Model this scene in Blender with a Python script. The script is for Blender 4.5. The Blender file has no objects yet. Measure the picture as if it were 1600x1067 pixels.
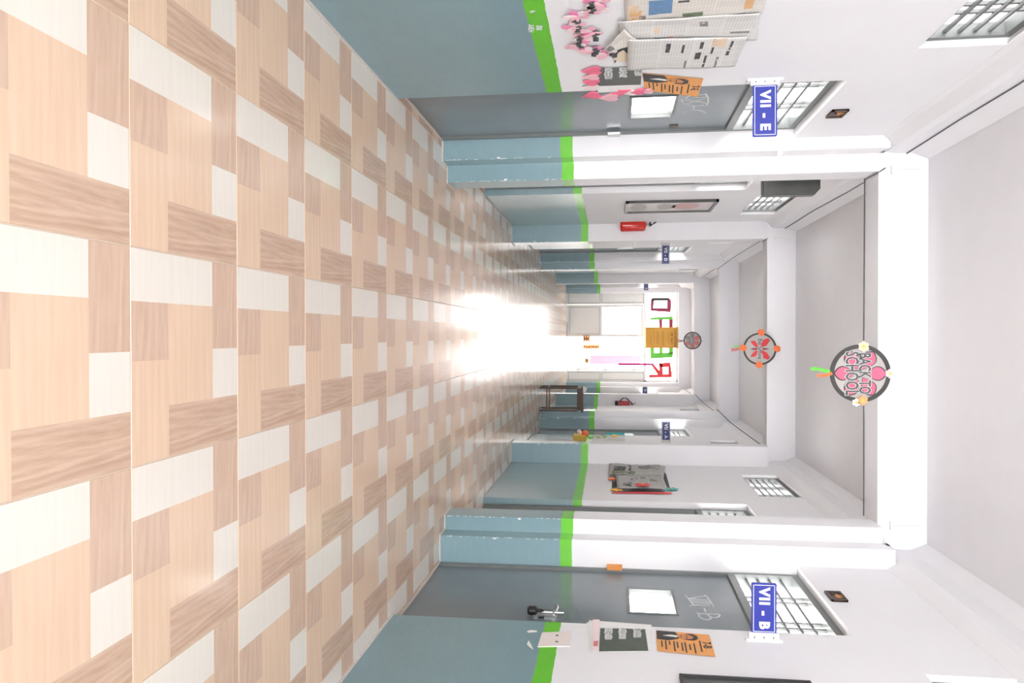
import bpy, bmesh, math, random
from mathutils import Vector, Matrix, noise
R = random.Random(7)
SC = bpy.context.scene
COL = SC.collection
PI = math.pi

# ------------------------------------------------------------------ camera, world, light, exposure
F, XH, YV, H = 1200.0, 953.0, 522.0, 1.286          # focal length in px, horizon, vanishing point, eye height
TH = math.atan((XH - 800) / F)
YAW = math.atan((533.5 - YV) / F * math.cos(TH))
FW = Vector((math.sin(YAW) * math.cos(TH), math.cos(YAW) * math.cos(TH), -math.sin(TH)))
RT = Vector((math.cos(YAW), -math.sin(YAW), 0))
UP = RT.cross(FW)
EYE = Vector((0, 0, H))
cam = bpy.data.cameras.new('camera')
cam.sensor_width = 36
cam.lens = F / 1600 * 36
cam.clip_start = 0.05
camo = bpy.data.objects.new('camera', cam)
COL.objects.link(camo)
camo.matrix_world = Matrix(((UP.x, -RT.x, -FW.x, EYE.x), (UP.y, -RT.y, -FW.y, EYE.y), (UP.z, -RT.z, -FW.z, EYE.z), (0, 0, 0, 1)))
SC.camera = camo
SC.view_settings.view_transform = 'Standard'
SC.view_settings.look = 'None'
SC.view_settings.gamma = 1
SC.view_settings.use_curve_mapping = False
SC.view_settings.exposure = 0.19
W = bpy.data.worlds.new('sky')
SC.world = W
W.use_nodes = True
bg = W.node_tree.nodes['Background']
bg.inputs[0].default_value = (1.0, 0.968, 0.945, 1)
bg.inputs[1].default_value = 9.0


def area(name, loc, rot, sx, sy, power, colr=(1, 1, 1)):
    l = bpy.data.lights.new(name, 'AREA')
    l.shape = 'RECTANGLE'; l.size = sx; l.size_y = sy; l.energy = power; l.color = colr
    o = bpy.data.objects.new(name, l); COL.objects.link(o)
    o.location = loc; o.rotation_euler = rot
    return o


area('daylight_open_end', (0.1, -5.6, 1.9), (PI / 2, 0, 0), 2.9, 3.2, 320, (0.94, 0.96, 1))
area('near_floor_fill', (0.15, -0.9, 3.3), (math.radians(28), 0, 0), 2.2, 1.2, 5, (1, 0.975, 0.97))  # unseen fill lamp added overhead to brighten the near floor


# unproject a photo position onto a plane of the building
def ray(x, y): return FW * F + RT * (y - 533.5) + UP * (x - 800)
def onX(x, y, X): d = ray(x, y); return EYE + d * (X / d.x)
def onY(x, y, Y): d = ray(x, y); return EYE + d * (Y / d.y)
def onZ(x, y, Z=0.0): d = ray(x, y); return EYE + d * ((Z - H) / d.z)


# ------------------------------------------------------------------ materials
def srgb(r, g, b):
    f = lambda c: (c / 12.92 if c <= 0.04045 else ((c + 0.055) / 1.055) ** 2.4)
    return (f(r / 255), f(g / 255), f(b / 255), 1)


class NT:
    def __init__(s, name):
        s.m = bpy.data.materials.new(name); s.m.use_nodes = True
        s.t = s.m.node_tree; s.b = s.t.nodes['Principled BSDF']
    def n(s, typ, **kw):
        k = s.t.nodes.new(typ)
        for a, v in kw.items(): setattr(k, a, v)
        return k
    def l(s, a, b): s.t.links.new(a, b)
    def math(s, op, a, b=None, c=None):
        k = s.n('ShaderNodeMath', operation=op)
        for i, v in enumerate((a, b, c)):
            if v is None: continue
            if isinstance(v, (int, float)): k.inputs[i].default_value = v
            else: s.l(v, k.inputs[i])
        return k.outputs[0]
    def mix(s, f, a, b):
        k = s.n('ShaderNodeMix', data_type='RGBA')
        for i, v in ((0, f), (6, a), (7, b)):
            if isinstance(v, (int, float, tuple)): k.inputs[i].default_value = v
            else: s.l(v, k.inputs[i])
        return k.outputs[2]
    def coord(s, kind='Object'): return s.n('ShaderNodeTexCoord').outputs[kind]
    def noise(s, vec, scale, detail=3, rough=0.55, stretch=None):
        if stretch:
            mp = s.n('ShaderNodeMapping'); s.l(vec, mp.inputs[0]); mp.inputs['Scale'].default_value = stretch; vec = mp.outputs[0]
        k = s.n('ShaderNodeTexNoise'); k.inputs['Scale'].default_value = scale
        k.inputs['Detail'].default_value = detail; k.inputs['Roughness'].default_value = rough
        s.l(vec, k.inputs['Vector']); return k.outputs[0]
    def bump(s, h, strength=0.2, dist=0.005):
        k = s.n('ShaderNodeBump'); k.inputs['Strength'].default_value = strength; k.inputs['Distance'].default_value = dist
        s.l(h, k.inputs['Height']); s.l(k.outputs[0], s.b.inputs['Normal'])


def plain(name, c, rough=0.5, metal=0.0, vary=0.08, scale=14, bump=0.05, coat=0.0):
    t = NT(name); v = t.coord()
    n = t.noise(v, scale)
    lo = tuple(x * (1 - vary) for x in c[:3]) + (1,); hi = tuple(min(1, x * (1 + vary)) for x in c[:3]) + (1,)
    t.l(t.mix(n, lo, hi), t.b.inputs['Base Color'])
    t.b.inputs['Roughness'].default_value = rough; t.b.inputs['Metallic'].default_value = metal
    t.b.inputs['Coat Weight'].default_value = coat
    if bump: t.bump(n, bump, 0.003)
    return t.m


def wall_paint():
    t = NT('painted_wall'); v = t.coord()
    sep = t.n('ShaderNodeSeparateXYZ'); t.l(v, sep.inputs[0])
    wob = t.math('MULTIPLY', t.math('SUBTRACT', t.noise(v, 9, 2), 0.5), 0.016)
    z = t.math('ADD', sep.outputs[2], wob)
    is_green = t.math('GREATER_THAN', z, 0.915)
    is_white = t.math('GREATER_THAN', z, 1.006)
    cloud = t.noise(v, 1.6, 4, 0.6)
    fine = t.noise(v, 22, 3, 0.6, (0.35, 0.35, 1.6))
    blue = t.mix(cloud, (0.20, 0.322, 0.362, 1), (0.26, 0.40, 0.442, 1))
    blue = t.mix(t.math('MULTIPLY', fine, 0.35), blue, (0.165, 0.245, 0.275, 1))
    # chips and specks of bare plaster in the oil paint
    vor = t.n('ShaderNodeTexVoronoi'); vor.inputs['Scale'].default_value = 7.0; t.l(v, vor.inputs['Vector'])
    chip = t.math('LESS_THAN', vor.outputs['Distance'], t.math('MULTIPLY', t.noise(v, 3.1, 1), 0.045))
    chip = t.math('MULTIPLY', chip, t.math('GREATER_THAN', t.noise(v, 2.3, 1), 0.56))
    blue = t.mix(chip, blue, (0.72, 0.74, 0.73, 1))
    green = t.mix(fine, (0.125, 0.53, 0.022, 1), (0.175, 0.61, 0.045, 1))
    white = t.mix(cloud, (0.79, 0.785, 0.82, 1), (0.84, 0.84, 0.86, 1))
    c = t.mix(is_white, t.mix(is_green, blue, green), white)
    t.l(c, t.b.inputs['Base Color'])
    t.l(t.math('MULTIPLY_ADD', is_white, 0.36, 0.24), t.b.inputs['Roughness'])
    t.bump(t.math('ADD', fine, t.math('MULTIPLY', cloud, 0.6)), 0.10, 0.004)
    return t.m


def wood(name, a, b, direction, rough=0.16):
    """printed wood grain of the floor tiles; direction: x, y or d (diagonal)"""
    t = NT(name); v = t.coord()
    mp = t.n('ShaderNodeMapping'); t.l(v, mp.inputs[0])
    if direction == 'd': mp.inputs['Rotation'].default_value = (0, 0, math.radians(35))
    mp.inputs['Scale'].default_value = {'x': (1.1, 13, 1), 'y': (17, 1.6, 1), 'd': (1.8, 14, 1)}[direction]
    n1 = t.noise(mp.outputs[0], 2.2, 6, 0.66)
    wv = t.n('ShaderNodeTexWave', wave_type='BANDS', bands_direction={'x': 'Y', 'y': 'X', 'd': 'Y'}[direction])
    wv.inputs['Scale'].default_value = 0.7; wv.inputs['Distortion'].default_value = 14; wv.inputs['Detail'].default_value = 3
    t.l(mp.outputs[0], wv.inputs['Vector'])
    f = t.math('ADD', t.math('MULTIPLY', n1, 0.88), t.math('MULTIPLY', wv.outputs['Fac'], 0.12))
    ramp = t.n('ShaderNodeValToRGB'); ramp.color_ramp.elements[0].position = 0.25; ramp.color_ramp.elements[1].position = 0.75
    ramp.color_ramp.elements[0].color = a; ramp.color_ramp.elements[1].color = b
    t.l(f, ramp.inputs[0]); t.l(ramp.outputs[0], t.b.inputs['Base Color'])
    t.b.inputs['Roughness'].default_value = rough; t.b.inputs['Specular IOR Level'].default_value = 0.36
    return t.m


def newsprint(name, paper, ink, bw=0.085, bh=0.16):
    t = NT(name); v = t.coord()
    sep = t.n('ShaderNodeSeparateXYZ'); t.l(v, sep.inputs[0])
    cmb = t.n('ShaderNodeCombineXYZ'); t.l(sep.outputs[0], cmb.inputs[0]); t.l(sep.outputs[2], cmb.inputs[1])
    br = t.n('ShaderNodeTexBrick'); t.l(cmb.outputs[0], br.inputs['Vector'])
    br.inputs['Scale'].default_value = 1.0; br.inputs['Brick Width'].default_value = bw; br.inputs['Row Height'].default_value = bh
    br.inputs['Mortar Size'].default_value = 0.006; br.offset = 0.5; br.offset_frequency = 2
    br.inputs['Color1'].default_value = (0.72, 0.72, 0.72, 1); br.inputs['Color2'].default_value = (0.5, 0.5, 0.5, 1); br.inputs['Mortar'].default_value = (0.36, 0.36, 0.36, 1)
    lines = t.n('ShaderNodeTexWave', bands_direction='Z'); lines.inputs['Scale'].default_value = 22; lines.inputs['Distortion'].default_value = 0.6
    t.l(v, lines.inputs['Vector'])
    bw_ = t.n('ShaderNodeRGBToBW'); t.l(br.outputs['Color'], bw_.inputs[0])
    f = t.math('MULTIPLY', bw_.outputs[0], t.math('MULTIPLY_ADD', lines.outputs['Fac'], 0.45, 0.35))
    t.l(t.mix(f, paper, ink), t.b.inputs['Base Color'])
    t.b.inputs['Roughness'].default_value = 0.75
    return t.m


M = {}
M['wall'] = wall_paint()
M['ceiling'] = plain('ceiling_paint', (0.83, 0.825, 0.86, 1), 0.7, vary=0.025, scale=5, bump=0.12)
M['beam'] = plain('beam_paint', (0.84, 0.84, 0.875, 1), 0.6, vary=0.02, scale=4, bump=0.08)
M['grout'] = plain('grout', (0.62, 0.52, 0.43, 1), 0.6)
M['mortar'] = plain('mortar', (0.62, 0.57, 0.53, 1), 0.8, vary=0.2, scale=30)
M['t_white'] = wood('tile_cream', (0.735, 0.665, 0.59, 1), (0.78, 0.72, 0.65, 1), 'x', 0.17)
M['t_light'] = wood('tile_light_wood', (0.67, 0.465, 0.325, 1), (0.76, 0.56, 0.415, 1), 'x', 0.17)
M['t_mid'] = wood('tile_mid_wood', (0.53, 0.355, 0.26, 1), (0.68, 0.495, 0.38, 1), 'd', 0.17)
M['t_dark'] = wood('tile_dark_wood', (0.44, 0.28, 0.195, 1), (0.69, 0.495, 0.375, 1), 'y', 0.17)
M['door'] = plain('grey_door_paint', (0.168, 0.20, 0.22, 1), 0.22, vary=0.12, scale=3, bump=0.06)
M['door_frame'] = plain('grey_frame_paint', (0.15, 0.165, 0.165, 1), 0.35, vary=0.1)
M['iron'] = plain('grey_iron_bars', (0.13, 0.14, 0.14, 1), 0.4, vary=0.15)
M['darkmetal'] = plain('dark_sheet_metal', (0.085, 0.087, 0.083, 1), 0.28, 0.3, vary=0.3, scale=9)
M['black'] = plain('black', (0.012, 0.012, 0.014, 1), 0.45)
M['steel'] = plain('steel', (0.55, 0.55, 0.55, 1), 0.3, 0.9)
M['brown'] = plain('brown_wood', (0.075, 0.042, 0.03, 1), 0.5, vary=0.2)
M['orangewood'] = plain('orange_wood', (0.75, 0.28, 0.06, 1), 0.5)
M['blue_sign'] = plain('blue_sign', (0.022, 0.035, 0.33, 1), 0.35, vary=0.03, bump=0)
M['navy_sign'] = plain('navy_sign', (0.025, 0.035, 0.20, 1), 0.35, vary=0.03, bump=0)
M['white'] = plain('white_plastic', (0.85, 0.85, 0.85, 1), 0.4, vary=0.02, bump=0)
M['paper'] = plain('white_paper', (0.82, 0.82, 0.80, 1), 0.8, vary=0.04)
M['news'] = newsprint('newsprint', (0.78, 0.77, 0.75, 1), (0.44, 0.44, 0.44, 1))
M['news_warm'] = newsprint('newsprint_warm', (0.80, 0.765, 0.72, 1), (0.52, 0.49, 0.46, 1), 0.07, 0.2)
M['news_grey'] = newsprint('newsprint_grey', (0.52, 0.52, 0.50, 1), (0.28, 0.28, 0.28, 1), 0.09, 0.12)
M['ink'] = plain('printed_ink', (0.06, 0.06, 0.065, 1), 0.7)
M['grey_ink'] = plain('grey_print', (0.22, 0.21, 0.21, 1), 0.7, vary=0.2)
M['photo_green'] = plain('printed_green', (0.17, 0.21, 0.13, 1), 0.6, vary=0.4, scale=30)
M['photo_blue'] = plain('printed_blue', (0.12, 0.25, 0.45, 1), 0.6, vary=0.2, scale=30)
M['photo_orange'] = plain('printed_orange', (0.72, 0.42, 0.2, 1), 0.6, vary=0.25, scale=30)
M['photo_tan'] = plain('printed_tan', (0.70, 0.55, 0.40, 1), 0.6, vary=0.12, scale=30)
M['photo_pink'] = plain('printed_red', (0.6, 0.2, 0.2, 1), 0.6, vary=0.2, scale=30)
M['pink'] = plain('pink_paper', (0.80, 0.16, 0.27, 1), 0.7, vary=0.15)
M['palepink'] = plain('pale_pink_paper', (0.82, 0.45, 0.53, 1), 0.7, vary=0.1)
M['hotpink'] = plain('candy_pink_paper', (0.82, 0.25, 0.45, 1), 0.7, vary=0.1)
M['softpink'] = plain('blush_paper', (0.84, 0.70, 0.72, 1), 0.7, vary=0.05)
M['chart'] = plain('chalk_green_paper', (0.085, 0.105, 0.085, 1), 0.6, vary=0.3, scale=8)
M['chart_grey'] = plain('charcoal_paper', (0.115, 0.12, 0.115, 1), 0.6, vary=0.15, scale=8)
M['chalk'] = plain('chalk', (0.72, 0.73, 0.74, 1), 0.9, vary=0.15, scale=60)
M['orange'] = plain('orange_chart_paper', (0.80, 0.36, 0.105, 1), 0.6, vary=0.12, scale=7)
M['suit'] = plain('printed_dark_suit', (0.04, 0.035, 0.035, 1), 0.6, vary=0.3)
M['skin_print'] = plain('printed_face', (0.62, 0.24, 0.09, 1), 0.6, vary=0.25, scale=25)
M['red'] = plain('red_enamel', (0.60, 0.022, 0.016, 1), 0.22, vary=0.06, coat=0.3, bump=0)
M['red_dark'] = plain('dull_red_enamel', (0.42, 0.03, 0.04, 1), 0.3, vary=0.1)
M['redpaper'] = plain('red_paper', (0.75, 0.05, 0.06, 1), 0.6, vary=0.1)
M['orangepaper'] = plain('orange_paper', (0.95, 0.20, 0.06, 1), 0.6, vary=0.08)
M['yellowpaper'] = plain('yellow_paper', (0.85, 0.58, 0.10, 1), 0.6, vary=0.15)
M['greenpaper'] = plain('green_paper', (0.15, 0.62, 0.08, 1), 0.6, vary=0.15)
M['teal'] = plain('teal_paper', (0.05, 0.45, 0.44, 1), 0.6, vary=0.15)
M['maroon'] = plain('maroon_paper', (0.30, 0.035, 0.09, 1), 0.6, vary=0.2)
M['cream'] = plain('cream_paper', (0.80, 0.68, 0.52, 1), 0.7, vary=0.1)
M['ringgrey'] = plain('charcoal_card', (0.055, 0.055, 0.052, 1), 0.6, vary=0.3)
M['disc'] = plain('grey_card', (0.52, 0.50, 0.48, 1), 0.7, vary=0.06)
M['disc_dark'] = plain('mid_grey_card', (0.30, 0.29, 0.29, 1), 0.7, vary=0.2)
M['letter_grey'] = plain('letter_grey', (0.10, 0.105, 0.11, 1), 0.6, vary=0.4, scale=25)
M['board'] = plain('mustard_card', (0.62, 0.33, 0.06, 1), 0.7, vary=0.1, scale=4)
M['board_ink'] = plain('brown_print', (0.16, 0.075, 0.015, 1), 0.7)
M['board_faint'] = plain('faint_brown_print', (0.42, 0.22, 0.05, 1), 0.7)
M['pale_panel'] = plain('pale_laminate', (0.83, 0.83, 0.82, 1), 0.35, vary=0.02, bump=0)
M['alu'] = plain('white_aluminium', (0.80, 0.79, 0.77, 1), 0.35, vary=0.03, bump=0)
M['cable'] = plain('cable_sheath', (0.10, 0.10, 0.105, 1), 0.5)
M['ground'] = plain('outside_paving', (0.62, 0.59, 0.55, 1), 0.8, vary=0.1, scale=2)
M['magenta'] = plain('magenta_ribbon', (0.55, 0.04, 0.24, 1), 0.5, vary=0.1)
M['palemag'] = plain('pale_magenta_cloth', (0.38, 0.26, 0.35, 1), 0.6, vary=0.05)
M['marigold'] = plain('marigold', (0.60, 0.27, 0.07, 1), 0.7, vary=0.25, scale=40)
M['mirrorpic'] = plain('faded_picture', (0.60, 0.57, 0.565, 1), 0.4, vary=0.08, scale=3)
M['faded_pink'] = plain('faded_pink_print', (0.62, 0.40, 0.40, 1), 0.6, vary=0.1)
M['blanking'] = plain('bare_plaster', (0.78, 0.71, 0.68, 1), 0.8, vary=0.05)
M['bluebottle'] = plain('pale_blue_plastic', (0.35, 0.55, 0.80, 1), 0.4, vary=0.05)


def glass_mat():
    t = NT('clear_glass')
    tr = t.n('ShaderNodeBsdfTransparent'); gl = t.n('ShaderNodeBsdfGlossy'); gl.inputs['Roughness'].default_value = 0.03
    mx = t.n('ShaderNodeMixShader')
    mx.inputs[0].default_value = 0.06; t.l(tr.outputs[0], mx.inputs[1]); t.l(gl.outputs[0], mx.inputs[2])
    t.l(mx.outputs[0], t.t.nodes['Material Output'].inputs[0])
    return t.m


M['glass'] = glass_mat()


# ------------------------------------------------------------------ mesh helpers
class MB:
    """collects simple solids into one mesh"""
    def __init__(s): s.bm = bmesh.new(); s.mi = 0
    def _f(s, vs):
        try:
            f = s.bm.faces.new(vs); f.material_index = s.mi; return f
        except ValueError: return None
    def box(s, x0, x1, y0, y1, z0, z1):
        x0, x1 = sorted((x0, x1)); y0, y1 = sorted((y0, y1)); z0, z1 = sorted((z0, z1))
        v = [s.bm.verts.new(p) for p in ((x0, y0, z0), (x1, y0, z0), (x1, y1, z0), (x0, y1, z0), (x0, y0, z1), (x1, y0, z1), (x1, y1, z1), (x0, y1, z1))]
        for q in ((0, 3, 2, 1), (4, 5, 6, 7), (0, 1, 5, 4), (1, 2, 6, 5), (2, 3, 7, 6), (3, 0, 4, 7)): s._f([v[i] for i in q])
        return s
    def prism(s, pts, y0, y1):
        """polygon in (x, z) pushed from y0 to y1 (y0 is the front)"""
        a = sum(pts[i][0] * pts[(i + 1) % len(pts)][1] - pts[(i + 1) % len(pts)][0] * pts[i][1] for i in range(len(pts)))
        if a < 0: pts = pts[::-1]
        f = [s.bm.verts.new((p[0], y0, p[1])) for p in pts]; b = [s.bm.verts.new((p[0], y1, p[1])) for p in pts]
        n = len(pts); s._f(f); s._f(b[::-1])
        for i in range(n): s._f([f[(i + 1) % n], f[i], b[i], b[(i + 1) % n]])
        return s
    def tube(s, pts, r, n=8, cap=True):
        pts = [Vector(p) for p in pts]; rings = []
        rs = r if isinstance(r, (list, tuple)) else [r] * len(pts)
        for i, p in enumerate(pts):
            d = (pts[min(i + 1, len(pts) - 1)] - pts[max(i - 1, 0)])
            d = d.normalized() if d.length > 1e-9 else Vector((0, 0, 1))
            u = d.cross(Vector((0, 0, 1)));
            if u.length < 0.05: u = d.cross(Vector((1, 0, 0)))
            u.normalize(); w = d.cross(u)
            rings.append([s.bm.verts.new(p + (u * math.cos(2 * PI * k / n) + w * math.sin(2 * PI * k / n)) * rs[i]) for k in range(n)])
        for a, b in zip(rings, rings[1:]):
            for k in range(n): s._f([a[k], a[(k + 1) % n], b[(k + 1) % n], b[k]])
        if cap: s._f(rings[0][::-1]); s._f(rings[-1])
        return s
    def lathe(s, prof, n=20, c=(0, 0, 0)):
        rings = []
        for r, z in prof:
            rings.append([s.bm.verts.new((c[0] + r * math.cos(2 * PI * k / n), c[1] + r * math.sin(2 * PI * k / n), c[2] + z)) for k in range(n)])
        for a, b in zip(rings, rings[1:]):
            for k in range(n): s._f([a[k], a[(k + 1) % n], b[(k + 1) % n], b[k]])
        s._f(rings[0][::-1]); s._f(rings[-1])
        return s
    def sheet(s, quad, nx, nz, fn, th=0.0012):
        """paper: bilinear sheet over 4 (u,v) corners bl, br, tr, tl; fn(a,b) is how far it stands off the wall"""
        fr, bk = [], []
        for j in range(nz + 1):
            for i in range(nx + 1):
                a, b = i / nx, j / nz
                p = [(1 - b) * ((1 - a) * quad[0][k] + a * quad[1][k]) + b * ((1 - a) * quad[3][k] + a * quad[2][k]) for k in (0, 1)]
                w = fn(a, b)
                fr.append(s.bm.verts.new((p[0], -w - th, p[1]))); bk.append(s.bm.verts.new((p[0], -w, p[1])))
        g = lambda L, i, j: L[j * (nx + 1) + i]
        for j in range(nz):
            for i in range(nx):
                s._f([g(fr, i, j), g(fr, i + 1, j), g(fr, i + 1, j + 1), g(fr, i, j + 1)])
                s._f([g(bk, i, j), g(bk, i, j + 1), g(bk, i + 1, j + 1), g(bk, i + 1, j)])
        for i in range(nx):
            s._f([g(fr, i + 1, 0), g(fr, i, 0), g(bk, i, 0), g(bk, i + 1, 0)]); s._f([g(fr, i, nz), g(fr, i + 1, nz), g(bk, i + 1, nz), g(bk, i, nz)])
        for j in range(nz):
            s._f([g(fr, 0, j), g(fr, 0, j + 1), g(bk, 0, j + 1), g(bk, 0, j)]); s._f([g(fr, nx, j + 1), g(fr, nx, j), g(bk, nx, j), g(bk, nx, j + 1)])
        return s
    def mesh(s, name, mats, smooth=False, fix=False):
        if fix: bmesh.ops.recalc_face_normals(s.bm, faces=s.bm.faces)
        me = bpy.data.meshes.new(name); s.bm.to_mesh(me); s.bm.free()
        for m in (mats if isinstance(mats, list) else [mats]): me.materials.append(M[m] if isinstance(m, str) else m)
        if smooth: me.polygons.foreach_set('use_smooth', [True] * len(me.polygons))
        return me
    def obj(s, name, mats, parent=None, smooth=False, fix=False, label=None):
        o = bpy.data.objects.new(name, s.mesh(name, mats, smooth, fix)); COL.objects.link(o)
        if parent: o.parent = parent
        if label: o['label'] = label
        return o


def tag(o, label, cat, group=None):
    o['label'] = label; o['category'] = cat
    if group: o['group'] = group
    return o
def struct(o): o['kind'] = 'structure'; return o
def empty(name, loc, rz=0.0, parent=None):
    o = bpy.data.objects.new(name, None); COL.objects.link(o)
    o.location = loc; o.rotation_euler = (0, 0, rz); o.empty_display_size = 0.1
    if parent: o.parent = parent
    return o
def thing(name, label, cat, loc, rz=0.0, group=None): return tag(empty(name, loc, rz), label, cat, group)
def linked(name, me, parent, loc=(0, 0, 0), rot=(0, 0, 0), scale=(1, 1, 1)):
    o = bpy.data.objects.new(name, me); COL.objects.link(o); o.parent = parent; o.location = loc; o.rotation_euler = rot; o.scale = scale
    return o


def text_obj(body, size, mat, parent, loc, name='letter', depth=0.0008, offset=0.0, sx=1.0, rot=0.0, space=1.0):
    c = bpy.data.curves.new('t', 'FONT'); c.body = body; c.size = size; c.extrude = depth; c.offset = offset
    c.space_character = space; c.align_x = 'CENTER'; c.align_y = 'CENTER'; c.resolution_u = 2
    t = bpy.data.objects.new('t', c); COL.objects.link(t)
    bpy.context.view_layer.update()
    dg = bpy.context.evaluated_depsgraph_get()
    me = bpy.data.meshes.new_from_object(t.evaluated_get(dg), depsgraph=dg)
    bpy.data.objects.remove(t); bpy.data.curves.remove(c)
    me.transform(Matrix.Rotation(PI / 2, 4, 'X') @ Matrix.Rotation(rot, 4, 'Z') @ Matrix.Diagonal((sx, 1, 1, 1)))
    me.materials.clear(); me.materials.append(M[mat])
    for p in me.polygons: p.material_index = 0
    # one mesh per letter
    bm = bmesh.new(); bm.from_mesh(me); bm.faces.ensure_lookup_table(); seen = set(); groups = []
    for f in bm.faces:
        if f.index in seen: continue
        st, isl = [f], []
        seen.add(f.index)
        while st:
            g = st.pop(); isl.append(g)
            for e in g.edges:
                for h in e.link_faces:
                    if h.index not in seen: seen.add(h.index); st.append(h)
        groups.append(isl)
    for isl in groups:
        vs = {}; fs = []
        for f in isl: fs.append([vs.setdefault(v.index, len(vs)) for v in f.verts])
        bm.verts.ensure_lookup_table()
        m2 = bpy.data.meshes.new(name); m2.from_pydata([bm.verts[k].co[:] for k in vs], [], fs); m2.materials.append(M[mat]); m2.update()
        o = bpy.data.objects.new(name, m2); COL.objects.link(o); o.parent = parent; o.location = loc
    bm.free(); bpy.data.meshes.remove(me)


# wall frames: things on a wall are built facing -Y in (u, -w, v) and turned onto the wall
class Side:
    def __init__(s, sign, wx, dx, a1x, a2x, lx, yo):
        s.s, s.wx, s.dx, s.a1x, s.a2x, s.lx, s.yo = sign, wx, dx, a1x, a2x, lx, yo
        s.rz = PI / 2 if sign < 0 else -PI / 2
    def u(s, Y, Y0): return (Y - Y0) * (-s.s)
    def px(s, x, y, Y0, Z0, X=None):
        p = onX(x, y, s.wx if X is None else X); return (s.u(p.y, Y0), p.z - Z0)


L = Side(-1, -1.43, -1.515, -1.34, -1.205, -1.335, 0.0)
RR = Side(1, 1.668, 1.75, 1.528, 1.415, 1.60, -0.12)
ZC, ZB, ZW = 3.61, 3.26, 3.29      # ceiling, beam soffit, underside of the lengthwise ledge
YEND, YBACK = 22.9, -5.5
PER = 8.35
DOORS = [(4.55, 5.84), (6.27, 7.86), (12.90, 14.19), (14.62, 16.21), (21.25, 22.54)]
WINS = [(3.22, 4.09), (8.25, 9.47), (11.20, 12.44), (16.60, 17.82), (19.55, 20.79)]
ZD, ZWIN0, ZWIN1 = 2.62, 2.815, 3.245

# ------------------------------------------------------------------ floor
fl = struct(MB().box(-2.2, 2.4, YBACK, YEND + 0.05, -0.25, -0.0025).obj('floor', 'grout'))
TX0, TY0, TS, GAP = -0.239, 1.93, 0.6, 0.0028
PAT = [  # printed pattern of one tile: (a0, a1 depth; b0, b1 across; material)
    (0, .72, 0, .245, 0), (.72, 1, 0, .475, 2), (.72, 1, .475, .745, 0), (.30, 1, .745, 1, 3),
    (0, .30, .245, .52, 2), (0, .30, .52, 1, 1), (.30, .72, .245, .745, 1)]
tile_meshes = {}


def tile_mesh(b0, b1):
    k = (round(b0, 3), round(b1, 3))
    if k in tile_meshes: return tile_meshes[k]
    m = MB(); g = GAP / 2; c = 0.0012
    lo, hi = b0 * TS + g, b1 * TS - g
    for a0, a1, p0, p1, mi in PAT:
        x0, x1 = max(p0 * TS, lo + c), min(p1 * TS, hi - c)
        y0, y1 = max(a0 * TS, g + c), min(a1 * TS, TS - g - c)
        if x1 - x0 < 1e-4: continue
        m.mi = mi
        m._f([m.bm.verts.new(p) for p in ((x0, y0, 0), (x1, y0, 0), (x1, y1, 0), (x0, y1, 0))])
    m.mi = 1
    o = [(lo, g), (hi, g), (hi, TS - g), (lo, TS - g)]; i = [(lo + c, g + c), (hi - c, g + c), (hi - c, TS - g - c), (lo + c, TS - g - c)]
    ov = [m.bm.verts.new((*p, -0.0024)) for p in o]; iv = [m.bm.verts.new((*p, 0)) for p in i]
    for q in range(4): m._f([ov[q], ov[(q + 1) % 4], iv[(q + 1) % 4], iv[q]])
    tile_meshes[k] = m.mesh('tile', ['t_white', 't_light', 't_mid', 't_dark'])
    return tile_meshes[k]


for row in range(-2, 35):
    y = TY0 + row * TS
    for colm in range(-2, 3):
        linked('tile', tile_mesh(0, 1), fl, (TX0 + colm * TS, y, 0))
    linked('tile', tile_mesh(0, 0.32), fl, (TX0 + 3 * TS, y, 0))
    if row >= 4: linked('tile', tile_mesh(0.86, 1), fl, (TX0 - 3 * TS, y, 0))

# ------------------------------------------------------------------ ceiling, walls, pillars, beams
struct(MB().box(-2.2, 2.4, YBACK, YEND + 0.3, ZC, ZC + 0.2).obj('ceiling', 'ceiling'))
WT = 0.22


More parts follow.
